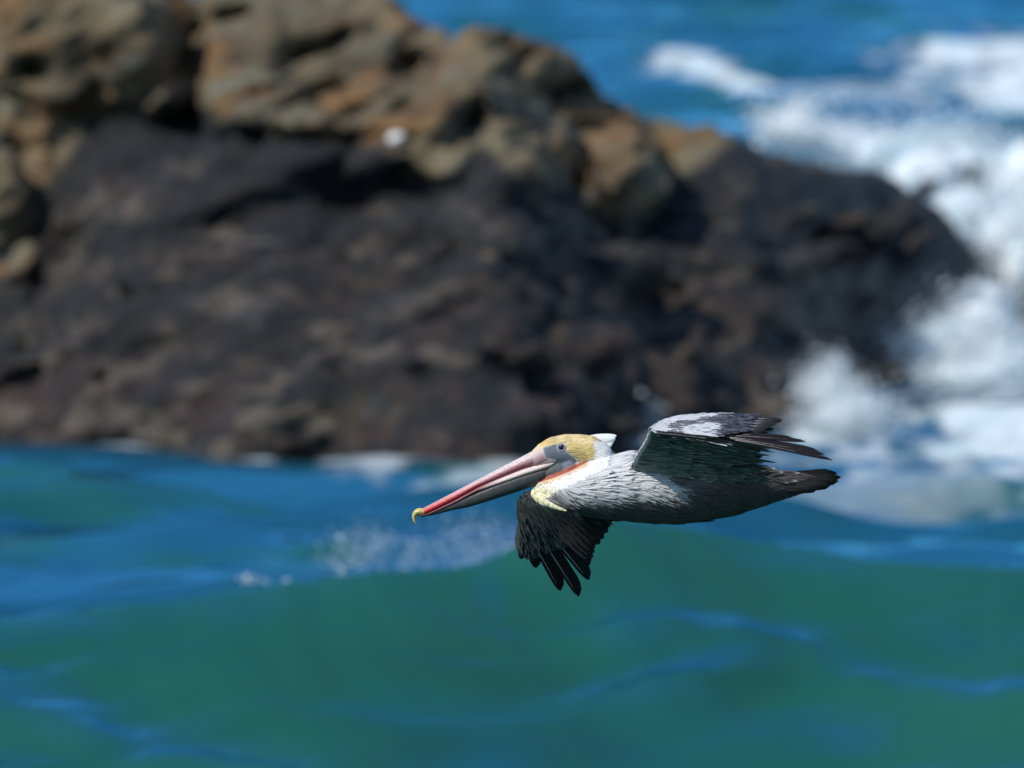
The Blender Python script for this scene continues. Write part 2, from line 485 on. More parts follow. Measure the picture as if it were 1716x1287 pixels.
# dark tidal shelf: swept solid with its base line on the water
BASE = np.array([(-1500, 735), (-500, 718), (0, 712), (100, 718), (300, 734), (450, 746), (600, 748), (750, 764), (870, 764), (990, 742), (1090, 718), (1200, 704),
                 (1330, 690), (1400, 655), (1480, 618), (1540, 568), (1600, 530), (1655, 500), (1690, 505)], float)
# where the tan crags meet the dark tidal shelf, and the skyline of the whole rock
BND = np.array([(-1500, 560), (-300, 470), (0, 455), (50, 440), (85, 290), (150, 195), (240, 200), (310, 178), (370, 205), (460, 215), (640, 235), (690, 268), (715, 300), (760, 285), (800, 235), (850, 275), (900, 305), (1000, 345), (1080, 358), (1130, 308),
                (1190, 255), (1235, 222), (1280, 246), (1350, 266), (1420, 274), (1500, 294), (1560, 347), (1620, 402), (1655, 440), (1690, 490)], float)
TOPL = np.array([(-1500, 420), (-1000, 60), (-500, -70), (0, -60), (250, -45), (300, -10), (330, -5), (380, -45), (600, -25), (655, 3), (690, 24), (740, 42), (765, 50), (795, 30), (850, 44), (900, 62), (960, 97), (1000, 142), (1050, 172), (1085, 190), (1150, 196),
                 (1220, 205), (1280, 241), (1350, 261), (1420, 269), (1500, 289), (1560, 342), (1620, 397), (1655, 435), (1690, 484)], float)
cx = np.arange(-1500, 1686, 12.0)
yb_ = np.interp(cx, BASE[:, 0], BASE[:, 1])
ym_ = np.interp(cx, [1000, 1300, 1655], [0, 14, 6]) + np.interp(cx, BND[:, 0], BND[:, 1]) + 14; yt_ = np.interp(cx, TOPL[:, 0], TOPL[:, 1]) + np.interp(cx, [600, 800, 1100, 1300, 1655], [6, 10, 20, 16, 8])
pb = on_sea(cx, yb_)
dlt = np.interp(cx, [-1500, 1000, 1300, 1600, 1655], [3.2, 3.2, 2.8, 1.9, 1.5])
up_ = np.clip((ym_ - yt_) / 200.0, 0, 1)
pm = at_y(cx, ym_, pb[:, 1] + dlt)
pt = at_y(cx, yt_, pb[:, 1] + dlt + 1.7 * up_ + 0.1)
prof = [(-0.10, -0.6), (0.0, 0.0), (0.08, 0.20), (0.28, 0.40), (0.55, 0.62), (0.82, 0.86), (1.0, 1.0)]
rows = []
for a, b in prof:
    xx = pb[:, 0] + (pm[:, 0] - pb[:, 0]) * max(a, 0)
    rows.append(np.stack([xx, pb[:, 1] + (pm[:, 1] - pb[:, 1]) * a, np.where(b < 0, b, pm[:, 2] * b)], -1))
lip = pm + np.stack([0 * cx, -0.30 * up_, 0.06 * up_], -1)       # the crags overhang the shelf a little
rows.append(lip)
for t, bulge in ((0.3, -0.10), (0.6, -0.05), (1.0, 0)):
    rows.append(lip * (1 - t) + pt * t + np.stack([0 * cx, bulge * up_, 0 * cx], -1))
k_ = dlt / 3.4
for dy, fz in ((1.2, 0.96), (2.6, 0.75), (3.8, 0.2), (4.2, None)):
    rows.append(np.stack([pt[:, 0] + 0.02 * dy, pt[:, 1] + dy * k_, np.full(len(cx), -0.6) if fz is None else pt[:, 2] * fz], -1))
Rw = np.array(rows)
nv, nu = Rw.shape[:2]
id2 = np.arange(nv * nu).reshape(nv, nu)
F2 = []
for i in range(nv):
    j = (i + 1) % nv
    for q in range(nu - 1):
        F2.append([int(id2[i, q]), int(id2[i, q + 1]), int(id2[j, q + 1]), int(id2[j, q])])
F2.append([int(v) for v in id2[:, 0]]); F2.append([int(v) for v in id2[::-1, -1]])
bag = Bag(); bag.V.append(Rw.reshape(-1, 3)); bag.F += F2; bag.n = nv * nu
for i in range(120):   # knobs and blocks bedded in the mass
    a = rng.uniform(-300, 1600); r_i = rng.choice([rng.uniform(1.0, 5.9), rng.uniform(1.0, 8.6)])
    if a > 1150: r_i = rng.uniform(1.0, 5.0)
    k = int(np.clip((a + 1500) / 12, 0, nu - 1))
    i0 = int(r_i); f = r_i - i0
    c = Rw[i0, k] * (1 - f) + Rw[i0 + 1, k] * f
    r = rng.uniform(0.08, 0.30)
    ball(bag, c + np.array([0, 0.1 * r, -0.30 * r]), (r * rng.uniform(1.0, 2.2), r, r * rng.uniform(0.3, 0.55)), 2, Matrix.Rotation(rng.uniform(-0.75, -0.15), 3, 'Y'))
for (a, b, rx, rz, D) in [(120, 60, 165, 128, 69.3), (220, 85, 72, 105, 69.1), (20, 340, 55, 120, 68.9), (700, 215, 60, 75, 68.6), (850, 150, 70, 80, 69.6), (1000, 270, 80, 60, 69.0), (1050, 310, 60, 42, 68.7)]:
    px_ball(bag, a, b, rx, rz, D, ry=0.5, tilt=-15)
whole = bag.build('whole', M_ROCK, None)
remesh(whole, 0.042, 2)
roughen(whole, [(0.13, 0.8, ''), (0.10, 1.5, 'ridge'), (0.06, 1.4, 'crack'), (0.075, 3.4, 'ridge'), (0.05, 8.0, '')], (0.5, 1, 1.8),
        [(50, 118, 26, 20, 0.55, 0), (30, 250, 60, 14, 0.25, 0), (312, 140, 24, 95, 0.95, 4), (330, 60, 20, 50, 0.4, 0), (500, 98, 36, 14, 0.55, 25), (560, 70, 26, 12, 0.5, 30), (690, 118, 34, 30, 0.7, 10),
         (530, 170, 45, 20, 0.5, 10), (390, 40, 34, 24, 0.5, 0), (590, 190, 70, 8, 0.3, 25), (930, 168, 34, 24, 0.65, 10), (795, 215, 28, 42, 0.7, -10), (1000, 212, 80, 9, 0.3, 5), (880, 100, 50, 10, 0.3, 35), (1030, 182, 26, 12, 0.3, 30),
         (965, 300, 14, 36, 0.3, -8), (1110, 285, 22, 26, 0.35, 20), (670, 180, 30, 10, 0.35, 25), (450, 150, 60, 8, 0.3, 20), (860, 60, 40, 8, 0.25, 35), (160, 195, 80, 18, 0.4, 0), (300, 205, 60, 20, 0.5, 0), (500, 235, 160, 14, 0.4, 0),
         (110, 430, 55, 45, 0.4, 0), (420, 370, 90, 28, 0.3, 10), (640, 330, 140, 28, 0.3, 0), (1390, 420, 70, 34, 0.3, 0), (760, 430, 36, 26, 0.25, 0), (1100, 520, 60, 24, 0.25, 20), (860, 640, 55, 34, 0.3, 0), (250, 600, 60, 34, 0.25, 0)], 3, dk=1.0, calm=lambda V: 1 - 0.6 * sstep(1080, 1300, proj(V)[0]))
V, N = get_mesh(whole)
V_ROCK = V
vx, vy = proj(V)
zb = np.interp(vx, BND[:, 0], BND[:, 1]) + 26 * fbm(V[:, 0] * 2.2, V[:, 1] * 2.2, V[:, 2] * 2.2, 4, 301)
tanw = sstep(-16, 16, zb - vy) * (1 - sstep(1190, 1260, vx + 30 * noise(V[:, 0] * 2, V[:, 2] * 2, 0, 9)))
inl = 40 * fbm(V[:, 0] * 1.5, V[:, 1] * 1.5, V[:, 2] * 1.5, 3, 333)
blackw = np.clip((1 - sstep(20, 190, vy - np.interp(vx, BND[:, 0], BND[:, 1]) + inl)) * np.interp(vx, [-200, 100, 1150, 1350], [0.5, 0.85, 0.85, 0.35]), 0, 1)
Fq = np.array([list(p.vertices) for p in whole.data.polygons])
wf = tanw[Fq].mean(1) > 0.5
me0 = whole.data; bpy.data.objects.remove(whole); bpy.data.meshes.remove(me0)
C_ = np.stack([tanw, blackw, 1 - sstep(0.15, 0.9, V[:, 2] + 0.5 * fbm(V[:, 0] * 1.2, V[:, 1] * 1.2, V[:, 2] * 1.2, 3, 345))], -1)
for nm_, msk, lab in (('crag', wf, 'weathered tan and orange crags along the top'), ('tidal_shelf', ~wf, 'dark weed and mussel covered slope below the crags')):
    F_ = Fq[msk]; used = np.unique(F_); re = np.full(len(V), -1); re[used] = np.arange(len(used))
    o = mesh_obj(nm_, V[used] - R_OFF, re[F_], M_ROCK, rock, C_[used])
    o['label'] = lab

def small_rock(label, balls, mat, seed):
    bag = Bag()
    for (a, b, rx, rz, D) in balls: px_ball(bag, a, b, rx, rz, D)
    o = bag.build('small_rock', mat)
    remesh(o, 0.03, 3)
    roughen(o, [(0.08, 1.8, ''), (0.05, 4, 'ridge')], seed=seed)
    cr = o.data.color_attributes.new('Col', 'FLOAT_COLOR', 'POINT'); cr.data.foreach_set('color', np.tile((0.0, 0.0, 0.0, 1.0), len(o.data.vertices)))
    V, N = get_mesh(o); c = V.mean(0); c[2] = V[:, 2].min(); set_verts(o, V - c); o.location = c
    return tag(o, label, 'rock')

small_rock('dark wave-washed rock cut off by the right edge beside the white splash', [(1735, 545, 45, 60, 71.5), (1760, 590, 60, 50, 71.2)], M_ROCK, 1)
small_rock('small brown rock awash in the foam below the large rock\'s right end', [(1490, 632, 42, 26, 69.0), (1450, 645, 26, 22, 68.8)], M_ROCK, 2)
small_rock('tiny dark rock poking out of the white surf at upper right', [(1628, 300, 17, 22, 84.0), (1632, 325, 16, 22, 84.0)], M_ROCK, 3)
_m = (np.abs(vx - 664) < 16) & (np.abs(vy - 236) < 14) & (V_ROCK[:, 1] < 72)
d_st = V_ROCK[_m, 1].min() - 0.03
b_ = Bag(); px_ball(b_, 664, 233, 15, 12, d_st); px_ball(b_, 671, 230, 9, 8, d_st - 0.03)
o = b_.build('white_lump', M_PALE); remesh(o, 0.008, 2); roughen(o, [(0.01, 12, '')], seed=9)  # unidentified bright spot, modelled as a small white lump
V, N = get_mesh(o); c = V.mean(0); c[2] = V[:, 2].min(); set_verts(o, V - c); o.location = c
tag(o, 'small bright white lump on the ledge between the tan crag and dark shelf', 'stone')

# ------------------------------------------------------------------ foam and splashes
def foam_sheet(label, x0, x1, y0, y1, mask, step=0.04, thick=0.07, seed=0, group=None, lace=0.5, fscale=1.6, dens=0.85):
    c = on_sea(np.array([x0, x1, x0, x1]), np.array([y0, y0, y1, y1]))
    X, Y = np.meshgrid(np.arange(c[:, 0].min(), c[:, 0].max(), step), np.arange(c[:, 1].min(), c[:, 1].max(), step * 1.5))
    Z = sea_h(X, Y)
    px, py = proj(np.stack([X, Y, X * 0], -1))
    m = mask(px, py) + lace * fbm(X * fscale, Y * fscale * 0.8, 0 * X, 4, seed)
    fine = fbm(X * 4.0, Y * 2.2, 0 * X, 4, seed + 60)
    alpha = sstep(-0.25, 0.70, m + 0.80 * fine) * dens
    lump = 0.5 + 0.5 * fbm(X * 2.0, Y * 2.0, 0 * X, 3, seed + 5)
    Z = Z + 0.012 + thick * np.clip(m, 0, 1.2) * lump
    n0, n1 = X.shape
    keep = alpha > 0.01
    ok = keep[:-1, :-1] | keep[:-1, 1:] | keep[1:, 1:] | keep[1:, :-1]
    id_ = np.arange(n0 * n1).reshape(n0, n1)
    F = np.stack([id_[:-1, :-1], id_[:-1, 1:], id_[1:, 1:], id_[1:, :-1]], -1)[ok]
    used = np.unique(F); re = np.full(n0 * n1, -1); re[used] = np.arange(len(used))
    V = np.stack([X, Y, Z], -1).reshape(-1, 3)[used]
    o = mesh_obj('sea_foam', V, re[F], M_FILM, colors=np.repeat(alpha.reshape(-1, 1)[used], 3, 1))
    return tag(o, label, 'foam', group, 'stuff')

def ell(cx_, cy_, rx, ry, tl=0):
    c, s = math.cos(R(tl)), math.sin(R(tl))
    def f(px, py):
        u = (px - cx_) * c + (py - cy_) * s; w = -(px - cx_) * s + (py - cy_) * c
        return 1 - np.sqrt((u / rx) ** 2 + (w / ry) ** 2)
    return f
def union(*fs): return lambda px, py: np.max([f(px, py) for f in fs], axis=0)

foam_sheet('wide sheet of churned white foam on the water right of the pelican', 1250, 2100, 560, 850,
           union(ell(1680, 690, 330, 82), ell(1430, 695, 130, 60), ell(1750, 640, 220, 120)), 0.035, 0.06, 21, lace=0.55, fscale=1.1)
foam_sheet('band of white foam on the far water at top right', 1400, 2100, 20, 240,
           union(ell(1710, 88, 185, 34), ell(1690, 150, 150, 22, 10)), 0.06, 0.12, 31, lace=0.3, fscale=0.7)
foam_sheet('thin white foam crest on far water above the right crag', 1060, 1400, 60, 180,
           union(ell(1165, 104, 60, 17, 8), ell(1240, 128, 85, 10, 14)), 0.05, 0.10, 41, lace=0.3, fscale=1.0)
foam_sheet('pale foam streaks on the water behind the splashing surf', 1250, 1720, 90, 240,
           union(ell(1400, 150, 110, 11, 4), ell(1490, 152, 90, 11, 6)), 0.05, 0.03, 43, lace=0.6, fscale=1.4, dens=0.4)
foam_sheet('small patch of white foam at the foot of the dark shelf', 340, 560, 705, 800, ell(452, 746, 70, 15), 0.025, 0.05, 51, lace=0.4, fscale=2.5, dens=0.7)
foam_sheet('broken line of white foam under the dark shelf left of the bill', 540, 960, 720, 820, union(ell(650, 764, 95, 14), ell(800, 776, 110, 13)), 0.025, 0.03, 61, lace=0.5, fscale=2.0, dens=0.45)
foam_sheet('faint foam along the waterline at the far left of the shelf', -200, 330, 680, 770, union(ell(40, 722, 130, 11), ell(230, 740, 90, 8)), 0.025, 0.03, 71, lace=0.5, fscale=2.5, dens=0.4)
foam_sheet('thin foam lying on the blue water between the pelican\'s tail and the surf', 1180, 2000, 760, 905, union(ell(1620, 800, 260, 24), ell(1400, 812, 120, 14)), 0.03, 0.02, 81, lace=0.8, fscale=1.5, dens=0.22)

def splash(name, label, lumps, drops, dsize, seed, noise_a=0.14, spread=1.5, cat='splash', vox=0.045):
    g = np.random.default_rng(seed)
    bag = Bag(); cs = []
    for (a, b, rx, rz, D) in lumps:
        c = at_y(a, b, D); m = D * W36
        r = np.array([rx * m, min(rx, rz * 1.6) * m, rz * m])
        ball(bag, c, r, 3); cs.append((c, r))
    if vox:
        o = bag.build(name, M_FOAM)
        remesh(o, vox, 6)
        roughen(o, [(noise_a, 1.0, ''), (noise_a * 0.6, 2.6, ''), (noise_a * 0.3, 6.0, '')], seed=seed, tilt=0)
        V, _ = get_mesh(o)
        F = [list(p.vertices) for p in o.data.polygons]
        me = o.data; bpy.data.objects.remove(o); bpy.data.meshes.remove(me)
        out = Bag(); out.V.append(V); out.F += F; out.n = len(V)
    else:
        out = Bag()
    oct_v = np.array([(1, 0, 0), (-1, 0, 0), (0, 1, 0), (0, -1, 0), (0, 0, 1), (0, 0, -1)], float)
    oct_f = np.array([(0, 2, 4), (2, 1, 4), (1, 3, 4), (3, 0, 4), (2, 0, 5), (1, 2, 5), (3, 1, 5), (0, 3, 5)])
    w = np.array([r[0] * r[2] for _, r in cs]); w /= w.sum()
    pick = g.choice(len(cs), size=drops, p=w)
    Cc_, Rr = np.array([c for c, _ in cs])[pick], np.array([r for _, r in cs])[pick]
    d = g.normal(size=(drops, 3)); d /= np.linalg.norm(d, axis=1, keepdims=True)
    Q = Cc_ + d * Rr * (0.75 + np.abs(g.normal(size=(drops, 1))) * 0.33 * spread)
    Q = Q[Q[:, 2] > -0.1]
    sz = dsize * g.lognormal(0, 0.5, (len(Q), 1, 1))
    VV = (oct_v[None] * sz + Q[:, None]).reshape(-1, 3)
    FF = (oct_f[None] + 6 * np.arange(len(Q))[:, None, None]).reshape(-1, 3)
    out.add(VV, FF)
    o = out.build(name, M_FOAM)
    V, _ = get_mesh(o); c = V.mean(0); c[2] = V[:, 2].min(); set_verts(o, V - c); o.location = c
    return tag(o, label, cat, None, 'stuff')

splash('surf_splash', 'tall white surf bursting behind the large rock at upper right',
       [(1330, 215, 55, 32, 88), (1335, 188, 18, 24, 88), (1420, 240, 75, 34, 88), (1520, 262, 90, 44, 87), (1590, 240, 70, 32, 87), (1645, 285, 62, 46, 86), (1560, 300, 70, 45, 85), (1690, 345, 52, 56, 84), (1295, 212, 28, 24, 88), (1620, 360, 60, 45, 82)], 9000, 0.009, 101, 0.12, spread=1.8)
splash('surf_splash', 'white water surging past the right tip of the large rock',
       [(1690, 400, 60, 60, 80), (1730, 330, 70, 90, 82), (1720, 450, 40, 60, 78.5), (1760, 420, 60, 100, 79)], 5000, 0.009, 111, 0.10, spread=2.0)
splash('surf_splash', 'rounded white splash beneath the right tip of the large rock',
       [(1590, 575, 62, 40, 70.5), (1640, 560, 55, 52, 71), (1560, 590, 48, 28, 70), (1690, 600, 55, 45, 70.0), (1650, 520, 40, 35, 72), (1640, 630, 80, 30, 69)], 9000, 0.007, 121, 0.09, spread=2.0)
splash('surf_splash', 'small white splash where the shelf ends above the pelican\'s tail',
       [(1385, 668, 42, 38, 67.3), (1393, 638, 22, 30, 67.5), (1440, 692, 52, 28, 66.8), (1350, 660, 18, 10, 67.5), (1400, 700, 50, 20, 66.6)], 6000, 0.0055, 131, 0.07, spread=2.2)
splash('spray', 'thin bluish spray against the dark shelf above the pelican\'s back',
       [(1050, 735, 40, 22, 66.0), (1085, 710, 16, 22, 66.2), (1110, 745, 40, 14, 65.6)], 2500, 0.0045, 141, spread=2.2, cat='spray', vox=None)
splash('spray', 'fine spray drops thrown up along the green wave crest below the bill',
       [(600, 915, 34, 26, 54.0), (575, 940, 25, 18, 53.5), (650, 925, 55, 22, 54.0), (740, 930, 70, 22, 54.0), (840, 925, 60, 28, 54.0), (800, 900, 45, 25, 55)], 2300, 0.0026, 151, spread=2.4, cat='spray', vox=None)
splash('spray', 'few sparkling drops on the left shoulder of the green wave',
       [(425, 972, 22, 6, 52.3), (487, 978, 12, 6, 52.2), (573, 955, 5, 4, 52.2)], 45, 0.006, 161, spread=1.0, cat='spray', vox=None)

# ------------------------------------------------------------------ the pelican
PS = FOCUS * W36                         # metres per photo pixel at the bird
bc = np.array(at_y(1050, 830, FOCUS * CP))
pel = bpy.data.objects.new('pelican', None)
col.objects.link(pel)
_d = np.array(ray(1050, 830), float)
t_ = FOCUS
pel.location = tuple(np.array([0, 0, CAM_H]) + _d * t_)
pel.rotation_euler = (-PITCH, 0, 0)
tag(pel, 'brown pelican gliding low to the left with yellow crown and long red-tipped bill', 'pelican')

def B(px, py, dep=0.0):
    return np.array([(px - 1050) * PS, dep, (830 - py) * PS])

def loft(bag, secs, n=24, C=None):
    """secs: (centre(3), half height, half width, tilt-axis dir2 in xz)"""
    th = np.linspace(0, 2 * np.pi, n, endpoint=False)
    V, F = [], []
    for c, hh, hw, ax in secs:
        a = np.array([ax[0], 0, ax[1]]); a = a / np.linalg.norm(a)
        up = np.array([-a[2], 0, a[0]]) if a[0] > 0 else np.array([a[2], 0, -a[0]])
        V.append(np.asarray(c) + np.outer(np.sin(th) * hh, up) + np.outer(np.cos(th) * hw, [0, 1, 0]))
    m = len(secs)
    for i in range(m - 1):
        for j in range(n):
            k = (j + 1) % n
            F.append([i * n + j, i * n + k, (i + 1) * n + k, (i + 1) * n + j])
    F.append(list(range(n))[::-1]); F.append([(m - 1) * n + j for j in range(n)])
    V = np.concatenate(V)
    bag.V.append(V); bag.F += [[v + bag.n for v in f] for f in F]; bag.n += len(V)

tor = [(898, 816, 826, .008), (905, 808, 838, .026), (920, 798, 848, .046), (945, 786, 855, .068), (975, 775, 861, .088), (1005, 766, 866, .104), (1040, 760, 870, .116), (1080, 757, 874, .122),
       (1120, 758, 876, .122), (1170, 763, 873, .115), (1220, 772, 864, .100), (1260, 781, 852, .078), (1290, 787, 842, .060), (1325, 792, 831, .042), (1352, 797, 822, .026), (1366, 803, 815, .010)]
bag = Bag()
loft(bag, [(B(x, (a + b) / 2), (b - a) / 2 * PS, w, (1, 0)) for x, a, b, w in tor], 32)
HEAD = np.array([(902, 769, 17, .85), (912, 764, 21, .85), (930, 757, 25, .85), (950, 755, 27, .85), (970, 756, 28, .85), (988, 759, 29, .82), (1000, 766, 28, .82), (1006, 778, 27, .85),
                 (995, 790, 28, .9), (975, 798, 29, .95), (955, 806, 28, 1.0), (935, 815, 26, 1.0), (918, 822, 23, 1.0), (908, 826, 16, 1.0)])
for q in np.linspace(0, len(HEAD) - 1, 70):
    x, y, r, wy = [np.interp(q, np.arange(len(HEAD)), HEAD[:, i]) for i in range(4)]
    ball(bag, B(x, y), (r * PS, r * PS * wy, r * PS), 3)
for (x, y, r) in [(918, 793, 10), (928, 789, 12), (940, 786, 14), (955, 783, 16)]:
    ball(bag, B(x, y), (r * PS, r * PS * 1.5, r * PS), 3)
for (x, y, dp, r) in [(900, 827, -.012, 11), (906, 833, -.022, 10.5), (912, 838, -.032, 9.5), (919, 842, -.040, 8.5), (927, 846, -.048, 7.5), (934, 849, -.054, 6.5), (941, 852, -.060, 5.5), (948, 855, -.064, 4)]:
    ball(bag, B(x, y, dp), (r * PS,) * 3, 3)
body = bag.build('body', M_BODY, pel)
remesh(body, 0.0032, 10)

def inside(px, py, poly):
    poly = np.array(poly, float); n = len(poly); r = np.zeros(len(px), bool)
    for i in range(n):
        (x1, y1), (x2, y2) = poly[i], poly[(i + 1) % n]
        c = ((y1 > py) != (y2 > py)) & (px < (x2 - x1) * (py - y1) / (y2 - y1 + 1e-9) + x1)
        r ^= c
    return r
def soft(px, py, poly, r=1.2):
    a = 0
    for dx, dy in ((0, 0), (r, 0), (-r, 0), (0, r), (0, -r), (r, r), (-r, -r), (r, -r), (-r, r)):
        a = a + inside(px + dx, py + dy, poly)
    return (a / 9.0)[:, None]

CROWN = [(880, 700), (905, 752), (911.7, 749.5), (927, 745), (942, 742.5), (949.5, 749), (948.5, 756), (958, 763), (964, 768.5), (969, 773), (980, 773), (986, 768.5), (992, 771), (995.5, 760), (992, 746), (994, 736), (1001, 729), (1001, 700)]
FACE = [(909, 752), (911.7, 749.5), (927, 745), (942, 742.5), (949.5, 749), (948.5, 756), (958, 763), (964, 768.5), (967, 773), (964, 778), (944, 787.5), (927, 795), (931, 771), (914, 768)]
BILLB = [(880, 740), (905, 748), (910, 750), (914, 768), (931, 771), (929, 786), (906, 796), (880, 796)]
REDST = [(988, 769.5), (984, 775), (972, 782), (958, 789.5), (935, 799), (908, 808), (888, 812), (892, 804), (906, 802.5), (927, 794.5), (944, 787), (964, 777.5), (977, 772)]
POUCHB = [(880, 790), (900, 793), (927, 793), (906, 802.5), (893, 806), (897, 816), (885, 826), (870, 820)]
POUCHC = [(924, 776), (934, 773), (942, 775), (942, 789), (927, 796), (900, 805), (893, 797), (912, 790)]
def plumage(V):
    px, py = V[:, 0] / PS + 1050, 830 - V[:, 2] / PS
    C = np.tile((0.86, 0.86, 0.83), (len(V), 1))
    L = lambda C, m, c: C * (1 - m) + np.array(c) * m
    # cream throat edge
    C = L(C, (1 - sstep(915, 945, px + 0.2 * (py - 820)))[:, None] * sstep(806, 822, py)[:, None], (0.82, 0.77, 0.52))
    # body: silver from the neck base back, dark belly under
    edge = np.interp(px, [900, 920, 944, 975, 1000, 1017, 1030], [842, 831, 818, 803, 792, 780, 740]) + 3 * noise(px * .12, py * .12, 0, 3)
    tors = sstep(-2, 4, py - edge)[:, None] * (px > 905)[:, None]
    C = L(C, tors, (0.42, 0.43, 0.45))
    bel = np.interp(px, [900, 940, 1000, 1040, 1100, 1130, 1180, 1240, 1330], [846, 846, 838, 831, 831, 828, 812, 800, 790]) + 5 * noise(px * .07, py * .1, 0, 8)
    C = L(C, sstep(-4, 9, py - bel)[:, None] * tors, (0.036, 0.031, 0.030))
    back = sstep(-6, 14, px - np.interp(py, [760, 772, 790, 802, 814, 835], [1040, 1058, 1082, 1104, 1128, 1140]))[:, None] * tors  # the wing's cast shadow, painted over the already darker flank
    C = L(C, back, (0.05, 0.052, 0.055))
    # cream band curving back under the breast
    bx = np.interp(px, [893, 905, 920, 935, 949, 960], [822, 838, 846, 851, 855, 858])
    band = ((np.abs(py - bx + 1) < np.interp(px, [893, 920, 950, 960], [9, 6, 2.2, 0])) & (px < 960))[:, None]
    C = L(C, band * 0.9, (0.82, 0.76, 0.48))
    crown = soft(px, py, CROWN)
    gold = np.array((0.80, 0.59, 0.23)) * (0.85 + 0.22 * noise(px * .08, py * .08, 0, 4))[:, None] + np.array((0.08, 0.10, 0.12)) * (1 - sstep(733, 748, py - 0.12 * (px - 940)))[:, None]
    gold = gold * (1 - 0.15 * sstep(975, 995, px)[:, None])
    C = C * (1 - crown) + gold * crown
    nape = (np.exp(-((px - 1000) / 7) ** 2) * np.exp(-((py - 733) / 5) ** 2))[:, None]
    C = L(C, nape * 0.8, (0.55, 0.26, 0.06))
    C = L(C, soft(px, py, FACE), (0.14, 0.16, 0.20))
    fb = (np.exp(-((px - 941) / 10) ** 2 - ((py - 750) / 9.5) ** 2))[:, None]
    C = L(C, np.clip(fb * 1.3 - 0.35, 0, 0.75) * soft(px, py, FACE), (0.42, 0.43, 0.50))
    q = py - (748 + (907 - px) * 0.522)
    bc_ = np.stack([np.interp(q, [0, 6, 10, 15, 20, 24, 27, 30, 40], v) for v in ([.62, .60, .60, .50, .40, .34, .20, .60, .62], [.50, .50, .48, .34, .24, .20, .08, .50, .50], [.34, .44, .46, .34, .26, .22, .09, .46, .46])], -1)
    mB = soft(px, py, BILLB, 1.0)
    C = C * (1 - mB) + bc_ * mB
    C = L(C, soft(px, py, POUCHC, 1.0), (0.10, 0.105, 0.11))
    C = L(C, soft(px, py, REDST, 1.0), (0.38, 0.10, 0.055))
    C = L(C, soft(px, py, POUCHB, 1.0), (0.12, 0.115, 0.09))
    rim = ((np.abs((py - np.interp(px, [892, 910, 935, 958, 984], [816, 809, 801, 791.5, 777])) ) < 1.6) & (px > 892) & (px < 985))[:, None]
    C = L(C, rim * 0.7, (0.62, 0.42, 0.14))
    return C
Vb, Nb = get_mesh(body)
ca = body.data.color_attributes.new('Col', 'FLOAT_COLOR', 'POINT')
c4 = np.ones((len(Vb), 4)); c4[:, :3] = plumage(Vb)
ca.data.foreach_set('color', c4.ravel())
dg = bpy.context.evaluated_depsgraph_get()
bvh = BVHTree.FromPolygons([tuple(v) for v in Vb], [tuple(p.vertices) for p in body.data.polygons])

# ---- one feather, a thin lens with a shaft
def feather(bag, p0, p1, n, w, cols, a=0.5, nl=7, nw=4, camber=0.12, bend=0.0, round_=0.25, base_w=0.45, th=0.0008, shaft=None, side=0.0):
    p0, p1, n = np.asarray(p0, float), np.asarray(p1, float), np.asarray(n, float)
    t = p1 - p0; L = np.linalg.norm(t); t /= L
    n = n - t * (n @ t); n /= np.linalg.norm(n)
    b = np.cross(n, t)
    s = np.linspace(0, 1, nl + 1); s = 1 - (1 - s) ** 1.25
    wid = np.minimum(1, base_w + (1 - base_w) * s / 0.35)
    wid = wid * np.where(s > 1 - round_, np.sqrt(np.clip(1 - ((s - 1 + round_) / round_) ** 2, 0.012, 1)), 1)
    c = np.linspace(0, 1, nw + 1)
    S, Cc = np.meshgrid(s, c, indexing='ij')
    Wd = wid[:, None]
    off = (Cc - a) * w * Wd
    hgt = camber * w * (1 - (2 * Cc - 1) ** 2) * Wd - bend * L * S ** 2
    base = p0 + S[..., None] * L * t + off[..., None] * b + hgt[..., None] * n + (side * L * S ** 2)[..., None] * b
    lens = th * (1 - (2 * Cc - 1) ** 2) * (Wd > 0.15)
    top, bot = base + lens[..., None] * n, base - lens[..., None] * n
    m = (nl + 1) * (nw + 1)
    id_ = np.arange(m).reshape(nl + 1, nw + 1)
    F = np.stack([id_[:-1, :-1], id_[1:, :-1], id_[1:, 1:], id_[:-1, 1:]], -1).reshape(-1, 4)
    edge_c, mid_c, tip_c = [np.asarray(q, float) for q in cols]
    k = (2 * np.abs(Cc - 0.5))[..., None] ** 2.2
    cc = mid_c * (1 - k) + edge_c * k
    tp = sstep(0.72, 1.0, S)[..., None]
    cc = (cc * (1 - tp) + tip_c * tp).reshape(-1, 3)
    bag.add(top.reshape(-1, 3), F, cc); bag.add(bot.reshape(-1, 3), F[:, ::-1], cc)
    if shaft is not None:
        sw, sc_, s1 = shaft
        ss = np.linspace(0, s1, 6)
        wv = np.interp(ss, s, wid)
        ctr = p0 + np.outer(ss * L, t) + np.outer(camber * w * (1 - (2 * a - 1) ** 2) * wv - bend * L * ss ** 2, n) + np.outer(side * L * ss ** 2, b)
        rr = sw * (1 - 0.75 * ss / s1)
        q = []
        for k_ in range(4):
            an = k_ * np.pi / 2
            q.append(ctr + np.outer(rr * math.cos(an), b) + np.outer(rr * math.sin(an) * 1.3, n))
        V = np.stack(q, 1).reshape(-1, 3)
        F = [[i * 4 + k_, i * 4 + (k_ + 1) % 4, i * 4 + 4 + (k_ + 1) % 4, i * 4 + 4 + k_] for i in range(5) for k_ in range(4)]
        bag.add(V, F, sc_)

def feather_obj(name, parent, *a, **k):
    bg = Bag(); feather(bg, *a, **k)
    return bg.build(name, M_FLIGHT if name in ('primary_feather', 'secondary_feather', 'tail_feather', 'rump_feather') else M_FEATH, parent)

